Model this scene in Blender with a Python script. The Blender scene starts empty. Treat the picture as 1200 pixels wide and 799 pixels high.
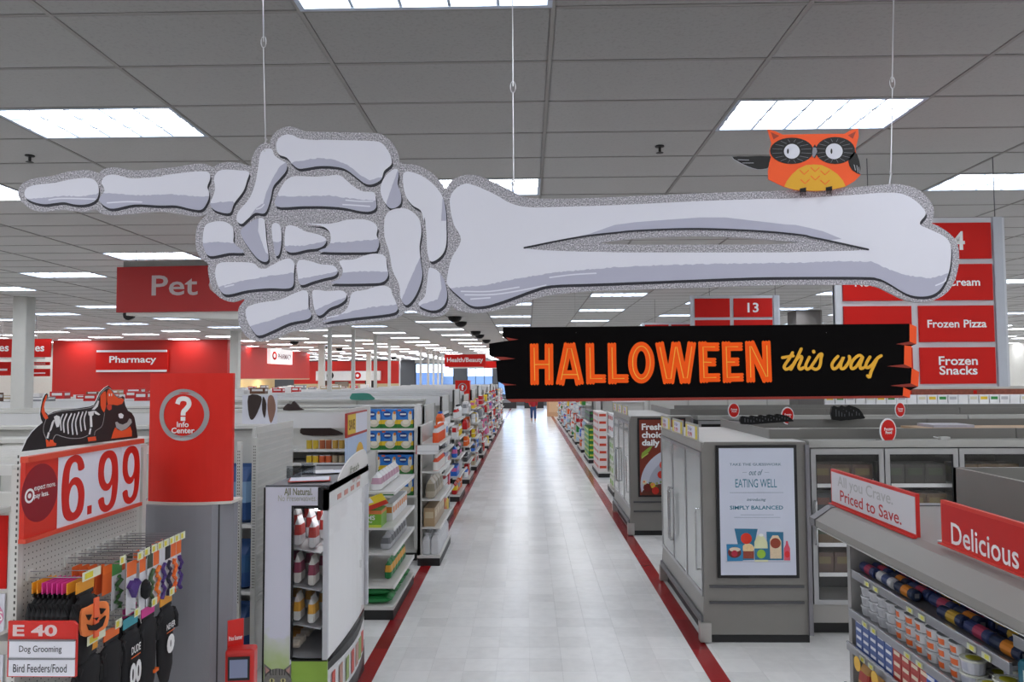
import bpy, bmesh, math, random
from mathutils import Vector, Matrix
from mathutils.geometry import tessellate_polygon
random.seed(7)
SC = bpy.context.scene
C = SC.collection
PI = math.pi

# ---------------------------------------------------------------- camera
CAMZ = 2.7
FPX, YAW, PITCH, ROLL = 873.14, .02061, .0493, -.004983      # focal length in pixels of a 1200 wide picture
cy_, sy_, cp_, sp_ = math.cos(YAW), math.sin(YAW), math.cos(PITCH), math.sin(PITCH)
FW = Vector((-sy_*cp_, cy_*cp_, sp_)); R0 = Vector((cy_, sy_, 0)); U0 = R0.cross(FW)
RT = R0*math.cos(ROLL)+U0*math.sin(ROLL); UP = -R0*math.sin(ROLL)+U0*math.cos(ROLL)
CAMP = Vector((0, 0, CAMZ))
cd = bpy.data.cameras.new('camera'); cam = bpy.data.objects.new('camera', cd); C.objects.link(cam)
cd.sensor_width = 36; cd.lens = FPX*36/1200; cd.clip_end = 300; cd.clip_start = .05
cam.matrix_world = Matrix(((RT.x, UP.x, -FW.x, 0), (RT.y, UP.y, -FW.y, 0), (RT.z, UP.z, -FW.z, CAMZ), (0, 0, 0, 1)))
SC.camera = cam

# ---------------------------------------------------------------- sky and exposure
w = bpy.data.worlds.new('sky'); SC.world = w; w.use_nodes = True
w.node_tree.nodes['Background'].inputs[0].default_value = (.55, .72, 1, 1)
w.node_tree.nodes['Background'].inputs[1].default_value = 3.2
LAMP = 9.0            # brightness of the ceiling panels
SC.view_settings.view_transform = 'Standard'; SC.view_settings.look = 'None'
SC.view_settings.gamma = 1; SC.view_settings.use_curve_mapping = False
SC.view_settings.exposure = 0.42
cy = SC.cycles
cy.use_denoising = True
cy.max_bounces = 7; cy.diffuse_bounces = 4; cy.glossy_bounces = 3; cy.transmission_bounces = 4; cy.transparent_max_bounces = 8
cy.caustics_reflective = False; cy.caustics_refractive = False; cy.sample_clamp_indirect = 6

# ---------------------------------------------------------------- measuring helpers
def ray(x, y): return FW*FPX+RT*(x-600)-UP*(y-399.5)
def aty(x, y, Y): r = ray(x, y); return CAMP+r*(Y/r.y)
def atx(x, y, X): r = ray(x, y); return CAMP+r*(X/r.x)
def atz(x, y, z): r = ray(x, y); return CAMP+r*((z-CAMZ)/r.z)

# ---------------------------------------------------------------- materials
def lin(c):
    if isinstance(c, str): c = tuple(int(c[i:i+2], 16) for i in (0, 2, 4))
    return tuple((v/255/12.92 if v/255 <= .04045 else ((v/255+.055)/1.055)**2.4) for v in c)
MATS = {}
def M(c, rough=.5, metal=0, emit=0, var=.05, scale=6, bump=0, spec=.5, coat=0):
    key = (c, rough, metal, emit, var, scale, bump, spec, coat)
    if key in MATS: return MATS[key]
    m = bpy.data.materials.new('paint_%s' % (c if isinstance(c, str) else '%d_%d_%d' % c)); m.use_nodes = True
    n, l = m.node_tree.nodes, m.node_tree.links; b = n['Principled BSDF']
    k = lin(c)
    b.inputs['Roughness'].default_value = rough; b.inputs['Metallic'].default_value = metal
    b.inputs['Specular IOR Level'].default_value = spec
    b.inputs['Coat Weight'].default_value = coat; b.inputs['Coat Roughness'].default_value = .05
    if emit:
        b.inputs['Emission Color'].default_value = (*k, 1); b.inputs['Emission Strength'].default_value = emit
    if var or bump:
        tc = n.new('ShaderNodeTexCoord'); t = n.new('ShaderNodeTexNoise'); t.inputs['Scale'].default_value = scale; t.inputs['Detail'].default_value = 3
        l.new(tc.outputs['Object'], t.inputs['Vector'])
        r = n.new('ShaderNodeMix'); r.data_type = 'RGBA'
        r.inputs[6].default_value = (*[v*(1-var) for v in k], 1); r.inputs[7].default_value = (*[min(1, v*(1+var)) for v in k], 1)
        l.new(t.outputs['Fac'], r.inputs[0]); l.new(r.outputs[2], b.inputs['Base Color'])
        if bump:
            bp = n.new('ShaderNodeBump'); bp.inputs['Strength'].default_value = bump; bp.inputs['Distance'].default_value = .004
            l.new(t.outputs['Fac'], bp.inputs['Height']); l.new(bp.outputs[0], b.inputs['Normal'])
    else: b.inputs['Base Color'].default_value = (*k, 1)
    MATS[key] = m; return m
def newmat(name):
    m = bpy.data.materials.new(name); m.use_nodes = True
    return m, m.node_tree.nodes, m.node_tree.links, m.node_tree.nodes['Principled BSDF']
def ramp(n, l, src, stops, interp='LINEAR'):
    r = n.new('ShaderNodeValToRGB'); r.color_ramp.interpolation = interp
    e = r.color_ramp.elements
    while len(e) < len(stops): e.new(.5)
    for q, (p, c) in zip(e, stops): q.position = p; q.color = (*lin(c), 1)
    l.new(src, r.inputs[0]); return r
def glitter():
    m, n, l, b = newmat('silver_glitter')
    tc = n.new('ShaderNodeTexCoord'); t = n.new('ShaderNodeTexNoise'); t.inputs['Scale'].default_value = 260; t.inputs['Detail'].default_value = 2; t.inputs['Roughness'].default_value = .8
    l.new(tc.outputs['Object'], t.inputs['Vector'])
    r = ramp(n, l, t.outputs['Fac'], [(.36, '66646c'), (.47, '9b99a1'), (.57, 'b9b7c0'), (.66, 'eeecf4')])
    l.new(r.outputs[0], b.inputs['Base Color']); b.inputs['Roughness'].default_value = .6
    return m
def tilefloor():
    m, n, l, b = newmat('polished_floor_tile')
    g = n.new('ShaderNodeNewGeometry')
    s = n.new('ShaderNodeVectorMath'); s.operation = 'DIVIDE'; s.inputs[1].default_value = (.3048, .3048, 99)
    l.new(g.outputs['Position'], s.inputs[0])
    f = n.new('ShaderNodeVectorMath'); f.operation = 'FLOOR'; l.new(s.outputs[0], f.inputs[0])
    wn = n.new('ShaderNodeTexWhiteNoise'); wn.noise_dimensions = '2D'; l.new(f.outputs[0], wn.inputs['Vector'])
    t = n.new('ShaderNodeTexNoise'); t.inputs['Scale'].default_value = 9; t.inputs['Detail'].default_value = 6; l.new(g.outputs['Position'], t.inputs['Vector'])
    a = n.new('ShaderNodeMath'); a.operation = 'MULTIPLY_ADD'; a.inputs[1].default_value = .55
    l.new(wn.outputs['Value'], a.inputs[0]); l.new(t.outputs['Fac'], a.inputs[2])
    r = ramp(n, l, a.outputs[0], [(.3, 'dfdedd'), (1.0, 'eeedec')])
    l.new(r.outputs[0], b.inputs['Base Color'])
    rr = n.new('ShaderNodeMapRange'); rr.inputs[3].default_value = .20; rr.inputs[4].default_value = .24
    b.inputs['Specular IOR Level'].default_value = .38
    l.new(wn.outputs['Value'], rr.inputs[0]); l.new(rr.outputs[0], b.inputs['Roughness'])
    nb = n.new('ShaderNodeTexNoise'); nb.inputs['Scale'].default_value = 3.0; l.new(g.outputs['Position'], nb.inputs['Vector'])
    bp = n.new('ShaderNodeBump'); bp.inputs['Strength'].default_value = .05; bp.inputs['Distance'].default_value = .01
    l.new(nb.outputs['Fac'], bp.inputs['Height']); l.new(bp.outputs[0], b.inputs['Normal'])
    return m
def ceiltile():
    m, n, l, b = newmat('fissured_ceiling_tile')
    g = n.new('ShaderNodeNewGeometry')
    t = n.new('ShaderNodeTexNoise'); t.inputs['Scale'].default_value = 55; t.inputs['Detail'].default_value = 4; l.new(g.outputs['Position'], t.inputs['Vector'])
    r = ramp(n, l, t.outputs['Fac'], [(.34, '565554'), (.44, '646362'), (.6, '676665')])
    l.new(r.outputs[0], b.inputs['Base Color']); b.inputs['Roughness'].default_value = .6; b.inputs['Specular IOR Level'].default_value = .7
    b.inputs['Sheen Weight'].default_value = 1.0; b.inputs['Sheen Roughness'].default_value = .45
    return m
def glassmat(ior=1.5, tint=(1, 1, 1), rough=.02, name='clear_glass', white_mix=0):
    m, n, l, b = newmat(name); n.remove(b)
    o = n['Material Output']; t = n.new('ShaderNodeBsdfTransparent'); t.inputs[0].default_value = (*tint, 1)
    g = n.new('ShaderNodeBsdfGlossy'); g.inputs['Roughness'].default_value = rough
    f = n.new('ShaderNodeFresnel'); f.inputs[0].default_value = ior
    ge = n.new('ShaderNodeNewGeometry'); mm = n.new('ShaderNodeMath'); mm.operation = 'SUBTRACT'; mm.inputs[0].default_value = 1; l.new(ge.outputs['Backfacing'], mm.inputs[1])
    mu = n.new('ShaderNodeMath'); mu.operation = 'MULTIPLY'; l.new(f.outputs[0], mu.inputs[0]); l.new(mm.outputs[0], mu.inputs[1])
    base = t
    if white_mix:
        df = n.new('ShaderNodeBsdfDiffuse'); df.inputs[0].default_value = (.8, .82, .82, 1); fx = n.new('ShaderNodeMixShader'); fx.inputs[0].default_value = white_mix
        l.new(t.outputs[0], fx.inputs[1]); l.new(df.outputs[0], fx.inputs[2]); base = fx
    x = n.new('ShaderNodeMixShader'); l.new(mu.outputs[0], x.inputs[0]); l.new(base.outputs[0], x.inputs[1]); l.new(g.outputs[0], x.inputs[2]); l.new(x.outputs[0], o.inputs[0])
    return m
GLIT, FLOORM, CEILM = glitter(), tilefloor(), ceiltile()
GLASS = glassmat(1.6); FGLASS = glassmat(1.8, (.9, .92, .92), .04, 'cold_door_glass', .5)  # white mixed into the freezer door panes, standing for condensation and whitish reflections
WHITE = M('e6e6e8', .45); GON = M('d2d1cd', .45); GOND = M('b9b8b4', .5); BLACK = M('0b0a0c', .45, spec=.3); DKICK = M('1c1c1e', .5)
RED = M('c8140c', .5, var=.03, spec=.2); SIGNRED = M('cc1a14', .5, var=.03, spec=.2); INFO = M('dc2a20', .45, var=.02, spec=.25)
FGREY = M('807d79', .45); FGREYL = M('9b9894', .42); ALU = M('a8a8aa', .3, .7); STEEL = M('8a8784', .3, .8); CHROME = M('c0c0c4', .15, 1)
COLG = M('85858c', .42); PRINTW = M('dfe0ec', .5, var=.01); TXW = M('f2f2f2', .5, var=0); TXK = M('202430', .5, var=0)

# ---------------------------------------------------------------- mesh builder
class MB:
    def __init__(s): s.v, s.f, s.i, s.mats = [], [], [], []
    def mi(s, m):
        if m not in s.mats: s.mats.append(m)
        return s.mats.index(m)
    def face(s, pts, m):
        k = len(s.v); s.v += [tuple(p) for p in pts]; s.f.append(tuple(range(k, k+len(pts)))); s.i.append(s.mi(m)); return s
    def box(s, x0, y0, z0, x1, y1, z1, m, **kw):
        k = len(s.v)
        s.v += [(x0, y0, z0), (x1, y0, z0), (x1, y1, z0), (x0, y1, z0), (x0, y0, z1), (x1, y0, z1), (x1, y1, z1), (x0, y1, z1)]
        for nm, q in (('zn', (3, 2, 1, 0)), ('zp', (4, 5, 6, 7)), ('yn', (0, 1, 5, 4)), ('xp', (1, 2, 6, 5)), ('yp', (2, 3, 7, 6)), ('xn', (3, 0, 4, 7))):
            s.f.append(tuple(k+j for j in q)); s.i.append(s.mi(kw.get(nm, m)))
        return s
    def loft(s, rings, m, caps=True, ms=None):
        k = len(s.v); n = len(rings[0])
        for r in rings: s.v += [tuple(p) for p in r]
        for a in range(len(rings)-1):
            mm = s.mi(ms[a] if ms else m)
            for b in range(n):
                c = (b+1) % n
                s.f.append((k+a*n+b, k+a*n+c, k+(a+1)*n+c, k+(a+1)*n+b)); s.i.append(mm)
        if caps:
            s.f.append(tuple(k+j for j in range(n-1, -1, -1))); s.i.append(s.mi(ms[0] if ms else m))
            s.f.append(tuple(k+(len(rings)-1)*n+j for j in range(n))); s.i.append(s.mi(ms[-1] if ms else m))
        return s
    def lathe(s, prof, m, n=12, c=(0, 0, 0), ms=None, ry=1):
        return s.loft([[(c[0]+r*math.cos(2*PI*j/n), c[1]+r*ry*math.sin(2*PI*j/n), c[2]+z) for j in range(n)] for r, z in prof], m, True, ms)
    def tube(s, pts, r, m, n=6):
        pts = [Vector(p) for p in pts]; rings = []
        for j, p in enumerate(pts):
            d = (pts[min(j+1, len(pts)-1)]-pts[max(j-1, 0)]).normalized()
            a = d.cross(Vector((0, 0, 1)) if abs(d.z) < .9 else Vector((1, 0, 0))).normalized(); b = d.cross(a)
            rr = r[j] if isinstance(r, (list, tuple)) else r
            rings.append([p+a*rr*math.cos(2*PI*q/n)-b*rr*math.sin(2*PI*q/n) for q in range(n)])
        return s.loft(rings, m)
    def poly(s, loops, w0, w1, m, side=None):
        """plate in the local XY plane, from depth w0 to w1 (w1 > w0), loops[0] outline, the others holes"""
        side = side or m
        pts = [p for q in loops for p in q]; k = len(s.v)
        tris = tessellate_polygon([[Vector((a, b, 0)) for a, b in q] for q in loops])
        s.v += [(a, b, w1) for a, b in pts]
        mm = s.mi(m)
        for t in tris:
            a, b, c = [Vector(pts[j]) for j in t]
            if (b-a).cross(c-a) < 0: t = (t[0], t[2], t[1])
            s.f.append(tuple(k+j for j in t)); s.i.append(mm)
        if w1-w0 > 1e-6:
            kb = len(s.v); s.v += [(a, b, w0) for a, b in pts]; ms = s.mi(side)
            o = 0
            for q in loops:
                n = len(q)
                ar = sum(q[j][0]*q[(j+1) % n][1]-q[(j+1) % n][0]*q[j][1] for j in range(n))
                flip = (ar < 0) != (q is not loops[0])
                for j in range(n):
                    a, b = o+j, o+(j+1) % n
                    f = (k+a, kb+a, kb+b, k+b); s.f.append(f if not flip else f[::-1]); s.i.append(ms)
                o += n
            for t in tris:
                a, b, c = [Vector(pts[j]) for j in t]
                if (b-a).cross(c-a) > 0: t = (t[0], t[2], t[1])
                s.f.append(tuple(kb+j for j in t)); s.i.append(ms)
        return s
    def ribbon(s, pts, wd, w0, w1, m, capn=5, butt=False):
        pts = [Vector(p) for p in pts]; L, Rr = [], []
        for j, p in enumerate(pts):
            d = pts[min(j+1, len(pts)-1)]-pts[max(j-1, 0)]
            if d.length < 1e-9: d = Vector((1, 0))
            d.normalize(); nn = Vector((-d.y, d.x))*wd/2
            L.append(p+nn); Rr.append(p-nn)
        d1 = (pts[-1]-pts[-2]).normalized(); d0 = (pts[0]-pts[1]).normalized()
        def cap(c, d):
            if butt: return []
            a0 = math.atan2(d.y, d.x)+PI/2
            return [c+Vector((math.cos(a0-PI*q/capn), math.sin(a0-PI*q/capn)))*wd/2 for q in range(1, capn)]
        loop = L+cap(pts[-1], d1)+Rr[::-1]+cap(pts[0], d0)
        for q in range(len(pts)-1):      # quads so that bends never break the outline
            s.poly([[tuple(L[q]), tuple(L[q+1]), tuple(Rr[q+1]), tuple(Rr[q])]], w0, w1+q*2e-5, m)
        if not butt:
            for c, d in ((pts[-1], d1), (pts[0], d0)):
                a0 = math.atan2(d.y, d.x)+PI/2
                s.poly([[tuple(c+Vector((math.cos(a0-PI*q/capn), math.sin(a0-PI*q/capn)))*wd/2) for q in range(capn+1)]], w0, w1-1e-5, m)
        return s
    def mesh(s, name):
        me = bpy.data.meshes.new(name); me.from_pydata(s.v, [], s.f)
        for m in s.mats: me.materials.append(m)
        me.polygons.foreach_set('material_index', s.i); me.update(); return me
    def build(s, name, parent=None, loc=(0, 0, 0), rz=0, smooth=False, bevel=0):
        me = s.mesh(name)
        if smooth: me.polygons.foreach_set('use_smooth', [True]*len(me.polygons))
        o = bpy.data.objects.new(name, me); C.objects.link(o); o.location = loc; o.rotation_euler = (0, 0, rz)
        if parent: o.parent = parent
        if bevel:
            b = o.modifiers.new('bevel', 'BEVEL'); b.width = bevel; b.segments = 2; b.limit_method = 'ANGLE'
        return o
def tag(o, label=None, cat=None, group=None, kind=None):
    if label: o['label'] = label
    if cat: o['category'] = cat
    if group: o['group'] = group
    if kind: o['kind'] = kind
    return o
def empty(name, loc=(0, 0, 0), label=None, cat=None, group=None, rz=0, kind=None):
    o = bpy.data.objects.new(name, None); C.objects.link(o); o.location = loc; o.rotation_euler = (0, 0, rz); o.empty_display_size = .1
    return tag(o, label, cat, group, kind)
def dup(o, loc, rz=0, label=None, group=None, parent=None):
    c = o.copy(); C.objects.link(c); c.location = loc; c.rotation_euler = (0, 0, rz)
    if label: c['label'] = label
    if group: c['group'] = group
    if parent is not None: c.parent = parent
    for ch in o.children:
        d = ch.copy(); C.objects.link(d); d.parent = c
        for g in ch.children:
            e = g.copy(); C.objects.link(e); e.parent = d
    return c
# ---- a frame: a flat face in the world with a right, an up and an outward direction
class Frame:
    def __init__(s, O, U, V=(0, 0, 1)):
        s.O, s.U, s.V = Vector(O), Vector(U).normalized(), Vector(V).normalized(); s.N = s.U.cross(s.V)
    def uv(s, x, y):
        r = ray(x, y); t = (s.O-CAMP).dot(s.N)/r.dot(s.N); p = CAMP+r*t-s.O; return (p.dot(s.U), p.dot(s.V))
    def empty(s, name, *a, **k):
        e = empty(name, (0, 0, 0), *a, **k)
        e.matrix_world = Matrix(((s.U.x, s.V.x, s.N.x, s.O.x), (s.U.y, s.V.y, s.N.y, s.O.y), (s.U.z, s.V.z, s.N.z, s.O.z), (0, 0, 0, 1)))
        return e
    def P(s, crop, txt):
        ox, oy, sc = crop
        return [s.uv(ox+float(a)/sc, oy+float(b)/sc) for a, b in (q.split(',') for q in txt.split())]
ZUP = Frame((0, 0, 0), (1, 0, 0))
def fr_yn(x, y, z): return Frame((x, y, z), (1, 0, 0))          # a face that looks towards -Y (the camera)
def fr_xp(x, y, z): return Frame((x, y, z), (0, 1, 0))          # looks towards +X
def fr_xn(x, y, z): return Frame((x, y, z), (0, -1, 0))         # looks towards -X
def crom(pts, n=4, closed=True):
    out = []; L = len(pts)
    for i in range(L if closed else L-1):
        g = (lambda k: pts[k % L]) if closed else (lambda k: pts[max(0, min(L-1, k))])
        p0, p1, p2, p3 = g(i-1), g(i), g(i+1), g(i+2)
        for q in range(n):
            t = q/n
            out.append(tuple(.5*((2*p1[d])+(-p0[d]+p2[d])*t+(2*p0[d]-5*p1[d]+4*p2[d]-p3[d])*t*t+(-p0[d]+3*p1[d]-3*p2[d]+p3[d])*t**3) for d in (0, 1)))
    if not closed: out.append(tuple(pts[-1]))
    return out
def ell(cx, cy, rx, ry, n=24, a0=0, a1=2*PI):
    return [(cx+rx*math.cos(a0+(a1-a0)*i/n), cy+ry*math.sin(a0+(a1-a0)*i/n)) for i in range(n if a1-a0 > 6.28 else n+1)]
def rect(u0, v0, u1, v1): return [(u0, v0), (u1, v0), (u1, v1), (u0, v1)]
TXC = {}
def txt(s, u0, v0, u1, v1, w, m, parent, name='lettering', bold=.02, shear=0, fit=True, th=.0008, align='C', F=None):
    """lettering fitted in a box of the parent's local XY plane (or of frame F = (O, U, V) in the parent's space)"""
    key = (s, bold, shear)
    if key not in TXC:
        c = bpy.data.curves.new('txt', 'FONT'); c.body = s; c.offset = bold; c.shear = shear; c.align_x = 'CENTER'; c.resolution_u = 3; c.space_line = .8
        o = bpy.data.objects.new('txt', c); me = bpy.data.meshes.new_from_object(o)
        TXC[key] = ([v.co.copy() for v in me.vertices], [tuple(p.vertices) for p in me.polygons])
        bpy.data.objects.remove(o); bpy.data.meshes.remove(me)
    vs, fs = TXC[key]
    x0, x1 = min(v.x for v in vs), max(v.x for v in vs); y0, y1 = min(v.y for v in vs), max(v.y for v in vs)
    sx, sy = (u1-u0)/(x1-x0), (v1-v0)/(y1-y0)
    if not fit: sx = min(sx, sy); sy = sx
    cu, cv = (u0+u1)/2, (v0+v1)/2
    b = MB(); mm = b.mi(m)
    for v in vs:
        u, vv = cu+(v.x-(x0+x1)/2)*sx, cv+(v.y-(y0+y1)/2)*sy
        if align == 'L': u = u0+(v.x-x0)*sx
        if F: p = F[0]+F[1]*u+F[2]*vv+F[1].cross(F[2])*w; b.v.append(tuple(p))
        else: b.v.append((u, vv, w))
    b.f = list(fs); b.i = [mm]*len(fs)
    return b.build(name, parent)

# ================================================================= the building
H = 1.7666; ZC = CAMZ+H
GX0, GY0, TW, TD = -1.0858, 3.4835, 1.2192, .6096
WXL, WXR, WYB, WYF = -26, 27, -9, 72

def lamp_here(i, j):
    if (j+1) % 3: return False
    return i % 4 == (0 if (j+1) % 6 == 0 else 2)
fl = MB()
TX0, TX1, TY0, TY1 = -21*.3048, 19*.3048, 21*.3048, 62*.3048
fl.box(WXL, WYB, -.2, WXR, WYF, -.004, FLOORM)
for a, b, c, d in ((WXL, WYB, TX0, WYF), (TX1, WYB, WXR, WYF), (TX0, WYB, TX1, TY0), (TX0, TY1, TX1, WYF)): fl.box(a, b, -.004, c, d, 0, FLOORM)
floor = tag(fl.build('floor'), 'polished white vinyl tile floor of the store', kind='structure')
tb = MB(); T = .3048; g = .0006
tb.loft([[(g, g, -.004), (T-g, g, -.004), (T-g, T-g, -.004), (g, T-g, -.004)], [(g, g, -.0006), (T-g, g, -.0006), (T-g, T-g, -.0006), (g, T-g, -.0006)],
         [(g+.0012, g+.0012, 0), (T-g-.0012, g+.0012, 0), (T-g-.0012, T-g-.0012, 0), (g+.0012, T-g-.0012, 0)]], FLOORM)
tme = tb.mesh('floor_tile')
tiles = [(i, j) for j in range(21, 62) for i in range(-21, 19)]
near = set([(i, j) for i, j in tiles if -5 <= i <= 5 and j < 42] + [(i, j) for i, j in tiles if 6 <= i <= 9 and j < 26] + [(i, j) for i, j in tiles if i == -6 and j < 38])
rest = MB()
for i, j in tiles:
    if (i, j) in near:
        o = bpy.data.objects.new('floor_tile', tme); C.objects.link(o); o.location = (i*T, j*T, 0); o.parent = floor
    else:
        k = len(rest.v); rest.v += [(v.co.x+i*T, v.co.y+j*T, v.co.z) for v in tme.vertices]
        rest.f += [tuple(k+q for q in p.vertices) for p in tme.polygons]; rest.i += [0]*len(tme.polygons)
rest.mats = [FLOORM]
tag(rest.build('floor_tile_field', floor), kind='stuff')

# red border stripes in the floor
STR = M('9c1c20', .22, var=.12, scale=2.5); STRD = M('86171c', .22, var=.12, scale=2.5)
for nm, xa, xb in (('trim_1', -1.555, -1.405), ('trim_2', 1.61, 1.785)):
    t = empty(nm, ((xa+xb)/2, 3, 0), 'dark red border stripe inlaid along the %s edge of the aisle' % ('left' if xa < 0 else 'right'), kind='structure')
    h = (xb-xa)/2; y = 0; k = 0
    while y < 60:
        L = .914 if y < 30 else 3.6
        MB().box(-h, y, 0, h, y+L-.002, .0012, STRD if (k*7) % 5 == 0 else STR).build('stripe_strip', t); y += L; k += 1

# ceiling: slab, tiles, rails
ceil = tag(MB().box(WXL, WYB, ZC+.07, WXR, WYF, ZC+.2, CEILM).build('ceiling'), 'grey suspended ceiling of rectangular fissured tiles', kind='structure')
ct = MB().box(.004, .004, .006, TW-.004, TD-.004, .02, CEILM).box(.016, .016, .001, TW-.016, TD-.016, .006, CEILM)
ctm = ct.mesh('ceiling_tile')
I0, I1 = math.ceil((WXL-GX0)/TW), math.floor((WXR-GX0)/TW); J0, J1 = math.ceil((WYB-GY0)/TD), math.floor((WYF-GY0)/TD)
rest = MB(); rest.mats = [CEILM]; lamps = []; npart = 0
for j in range(J0, J1):
    for i in range(I0, I1):
        x, y = GX0+i*TW, GY0+j*TD
        if lamp_here(i, j): lamps.append((x, y)); continue
        if -1 <= j <= 14 and abs(x+TW/2) < .75*(y+1.2)+.9 and npart < 290:
            o = bpy.data.objects.new('ceiling_tile', ctm); C.objects.link(o); o.location = (x, y, ZC); o.parent = ceil; npart += 1
        else:
            rest.box(x+.004, y+.004, ZC+.003, x+TW-.004, y+TD-.004, ZC+.02, CEILM)
tag(rest.build('ceiling_tile_field', ceil), kind='stuff')
RAIL = M('8d8b89', .6)
for i in range(I0, I1+1):
    x = GX0+i*TW; MB().box(x-.012, WYB, ZC-.002, x+.012, WYF, ZC+.006, RAIL).build('main_rail', ceil)
for j in range(J0, J1+1):
    y = GY0+j*TD; MB().box(WXL, y-.010, ZC-.001, WXR, y+.010, ZC+.005, RAIL).build('cross_rail', ceil)

# ceiling lights
def lampmat():
    m, n, l, b = newmat('lit_panel')
    tc = n.new('ShaderNodeTexCoord'); t = n.new('ShaderNodeTexNoise'); t.inputs['Scale'].default_value = 3; t.inputs['Detail'].default_value = 1
    l.new(tc.outputs['Object'], t.inputs['Vector'])
    r = ramp(n, l, t.outputs['Fac'], [(.35, 'd6dfee'), (.6, 'fffefb')])
    l.new(r.outputs[0], b.inputs['Emission Color']); b.inputs['Emission Strength'].default_value = LAMP
    b.inputs['Base Color'].default_value = (.8, .85, .9, 1); return m
LM = lampmat(); LOUV = M('aebacb', .35)
dm = MB().face([(.03, .03, .045), (.03, TD-.03, .045), (TW-.03, TD-.03, .045), (TW-.03, .03, .045)], LM).mesh('diffuser')
fm = MB()
for a, b, c, d in ((.005, .005, TW-.005, .03), (.005, TD-.03, TW-.005, TD-.005), (.005, .03, .03, TD-.03), (TW-.03, .03, TW-.005, TD-.03)): fm.box(a, b, -.003, c, d, .05, LOUV)
fm = fm.mesh('lamp_frame')
lv = MB()
for q in range(1, 5): x = .03+(TW-.06)*q/5; lv.box(x-.007, .03, .0, x+.007, TD-.03, .018, LOUV)
for q in range(1, 3): y = .03+(TD-.06)*q/3; lv.box(.03, y-.007, .0, TW-.03, y+.007, .018, LOUV)
lv = lv.mesh('louver')
simple = MB().face([(.02, .02, 0), (.02, TD-.02, 0), (TW-.02, TD-.02, 0), (TW-.02, .02, 0)], LM).box(.005, .005, .001, TW-.005, TD-.005, .02, LOUV).mesh('ceiling_light')
rows = sorted(set(round(y, 3) for x, y in lamps))
def ordn(n):
    w = 'first second third fourth fifth sixth seventh eighth ninth tenth eleventh twelfth thirteenth fourteenth fifteenth sixteenth seventeenth eighteenth nineteenth twentieth'.split()
    return w[n-1] if n <= 20 else '%dth' % n
inv = [r for r in rows if r > 2.5]
hid = MB()
for x, y in lamps:
    xm = x+TW/2
    if not (2.5 < y < 46 and abs(xm-.02*y) < .70*y+.9):
        hid.face([(x+.02, y+.02, ZC-.004), (x+.02, y+TD-.02, ZC-.004), (x+TW-.02, y+TD-.02, ZC-.004), (x+TW-.02, y+.02, ZC-.004)], LM)
        hid.box(x+.005, y+.005, ZC-.003, x+TW-.005, y+TD-.005, ZC+.016, LOUV); continue
    n = round((xm-.1)/(2*TW)*1)
    q = abs(round((xm+.476)/TW))
    col = 'over the aisle' if q == 0 else '%s to the %s' % (ordn((q+1)//2), 'left' if xm < 0 else 'right')
    lab = 'white ceiling light panel, %s row from the front, %s' % (ordn(inv.index(round(y, 3))+1), col)
    if y < 26:
        e = empty('ceiling_light', (x, y, ZC), lab, 'ceiling light', 'recessed ceiling lights')
        for nm, me in (('diffuser', dm), ('lamp_frame', fm), ('louver', lv)):
            o = bpy.data.objects.new(nm, me); C.objects.link(o); o.parent = e
    else:
        o = bpy.data.objects.new('ceiling_light', simple); C.objects.link(o); o.location = (x, y, ZC-.004); tag(o, lab, 'ceiling light', 'recessed ceiling lights')
tag(hid.build('ceiling_light_field'), 'remaining white ceiling light panels beyond and behind those in view', 'ceiling lights', None, 'stuff')

# outer walls
WALL = M('d8d6d0', .7); BEIGE = M('cdbb93', .7); WRED = M('c41d14', .5, var=.02)
def wallbox(nm, a, m, lab): return tag(MB().box(*a, m).build(nm), lab, kind='structure')
wallbox('wall_left', (WXL-.2, WYB, 0, WXL, WYF, ZC+.05), WALL, 'plain white side wall far to the left')
wallbox('wall_right', (WXR, WYB, 0, WXR+.2, WYF, ZC+.05), WALL, 'plain white side wall far to the right')
wallbox('wall_back', (WXL, WYB-.2, 0, WXR, WYB, ZC+.05), WALL, 'plain wall behind the camera')
fw = MB(); y0, y1 = WYF, WYF+.25
WN = [(-10.9, -7.1), (-5.9, -3.3), (-2.9, -.3), (.5, 3.4), (4.2, 7)]
FWM = M('5c5e62', .6)
xs = WXL
for a, b in WN: fw.box(xs, y0, 0, a, y1, ZC+.05, FWM); fw.box(a, y0, 0, b, y1, 1.0, FWM); fw.box(a, y0, 4.15, b, y1, ZC+.05, WALL); xs = b
fw.box(xs, y0, 0, WXR, y1, ZC+.05, FWM)
tag(fw.build('wall_far'), 'grey front wall of the store with tall windows at the end of the aisle', kind='structure')
for k, (a, b) in enumerate(WN):
    e = empty('window_%d' % (k+1), ((a+b)/2, WYF+.12, 1.0), 'tall blue daylight window, %s from the left in the far wall' % ordn(k+1), kind='structure')
    h = (b-a)/2; f = MB(); DKF = M('25282c', .5)
    f.box(-h, -.05, 0, -h+.1, .05, 3.15, DKF).box(h-.1, -.05, 0, h, .05, 3.15, DKF).box(-h, -.05, 0, h, .05, .1, DKF).box(-h, -.05, 3.05, h, .05, 3.15, DKF)
    f.build('window_frame', e)
    n = 3
    for q in range(1, n): MB().box(-h+2*h*q/n-.03, -.04, .1, -h+2*h*q/n+.03, .04, 3.05, DKF).build('mullion', e)
    for q in range(n): MB().box(-h+2*h*q/n+.03, -.01, .1, -h+2*h*(q+1)/n-.03, .01, 3.05, GLASS).build('pane', e)
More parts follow.
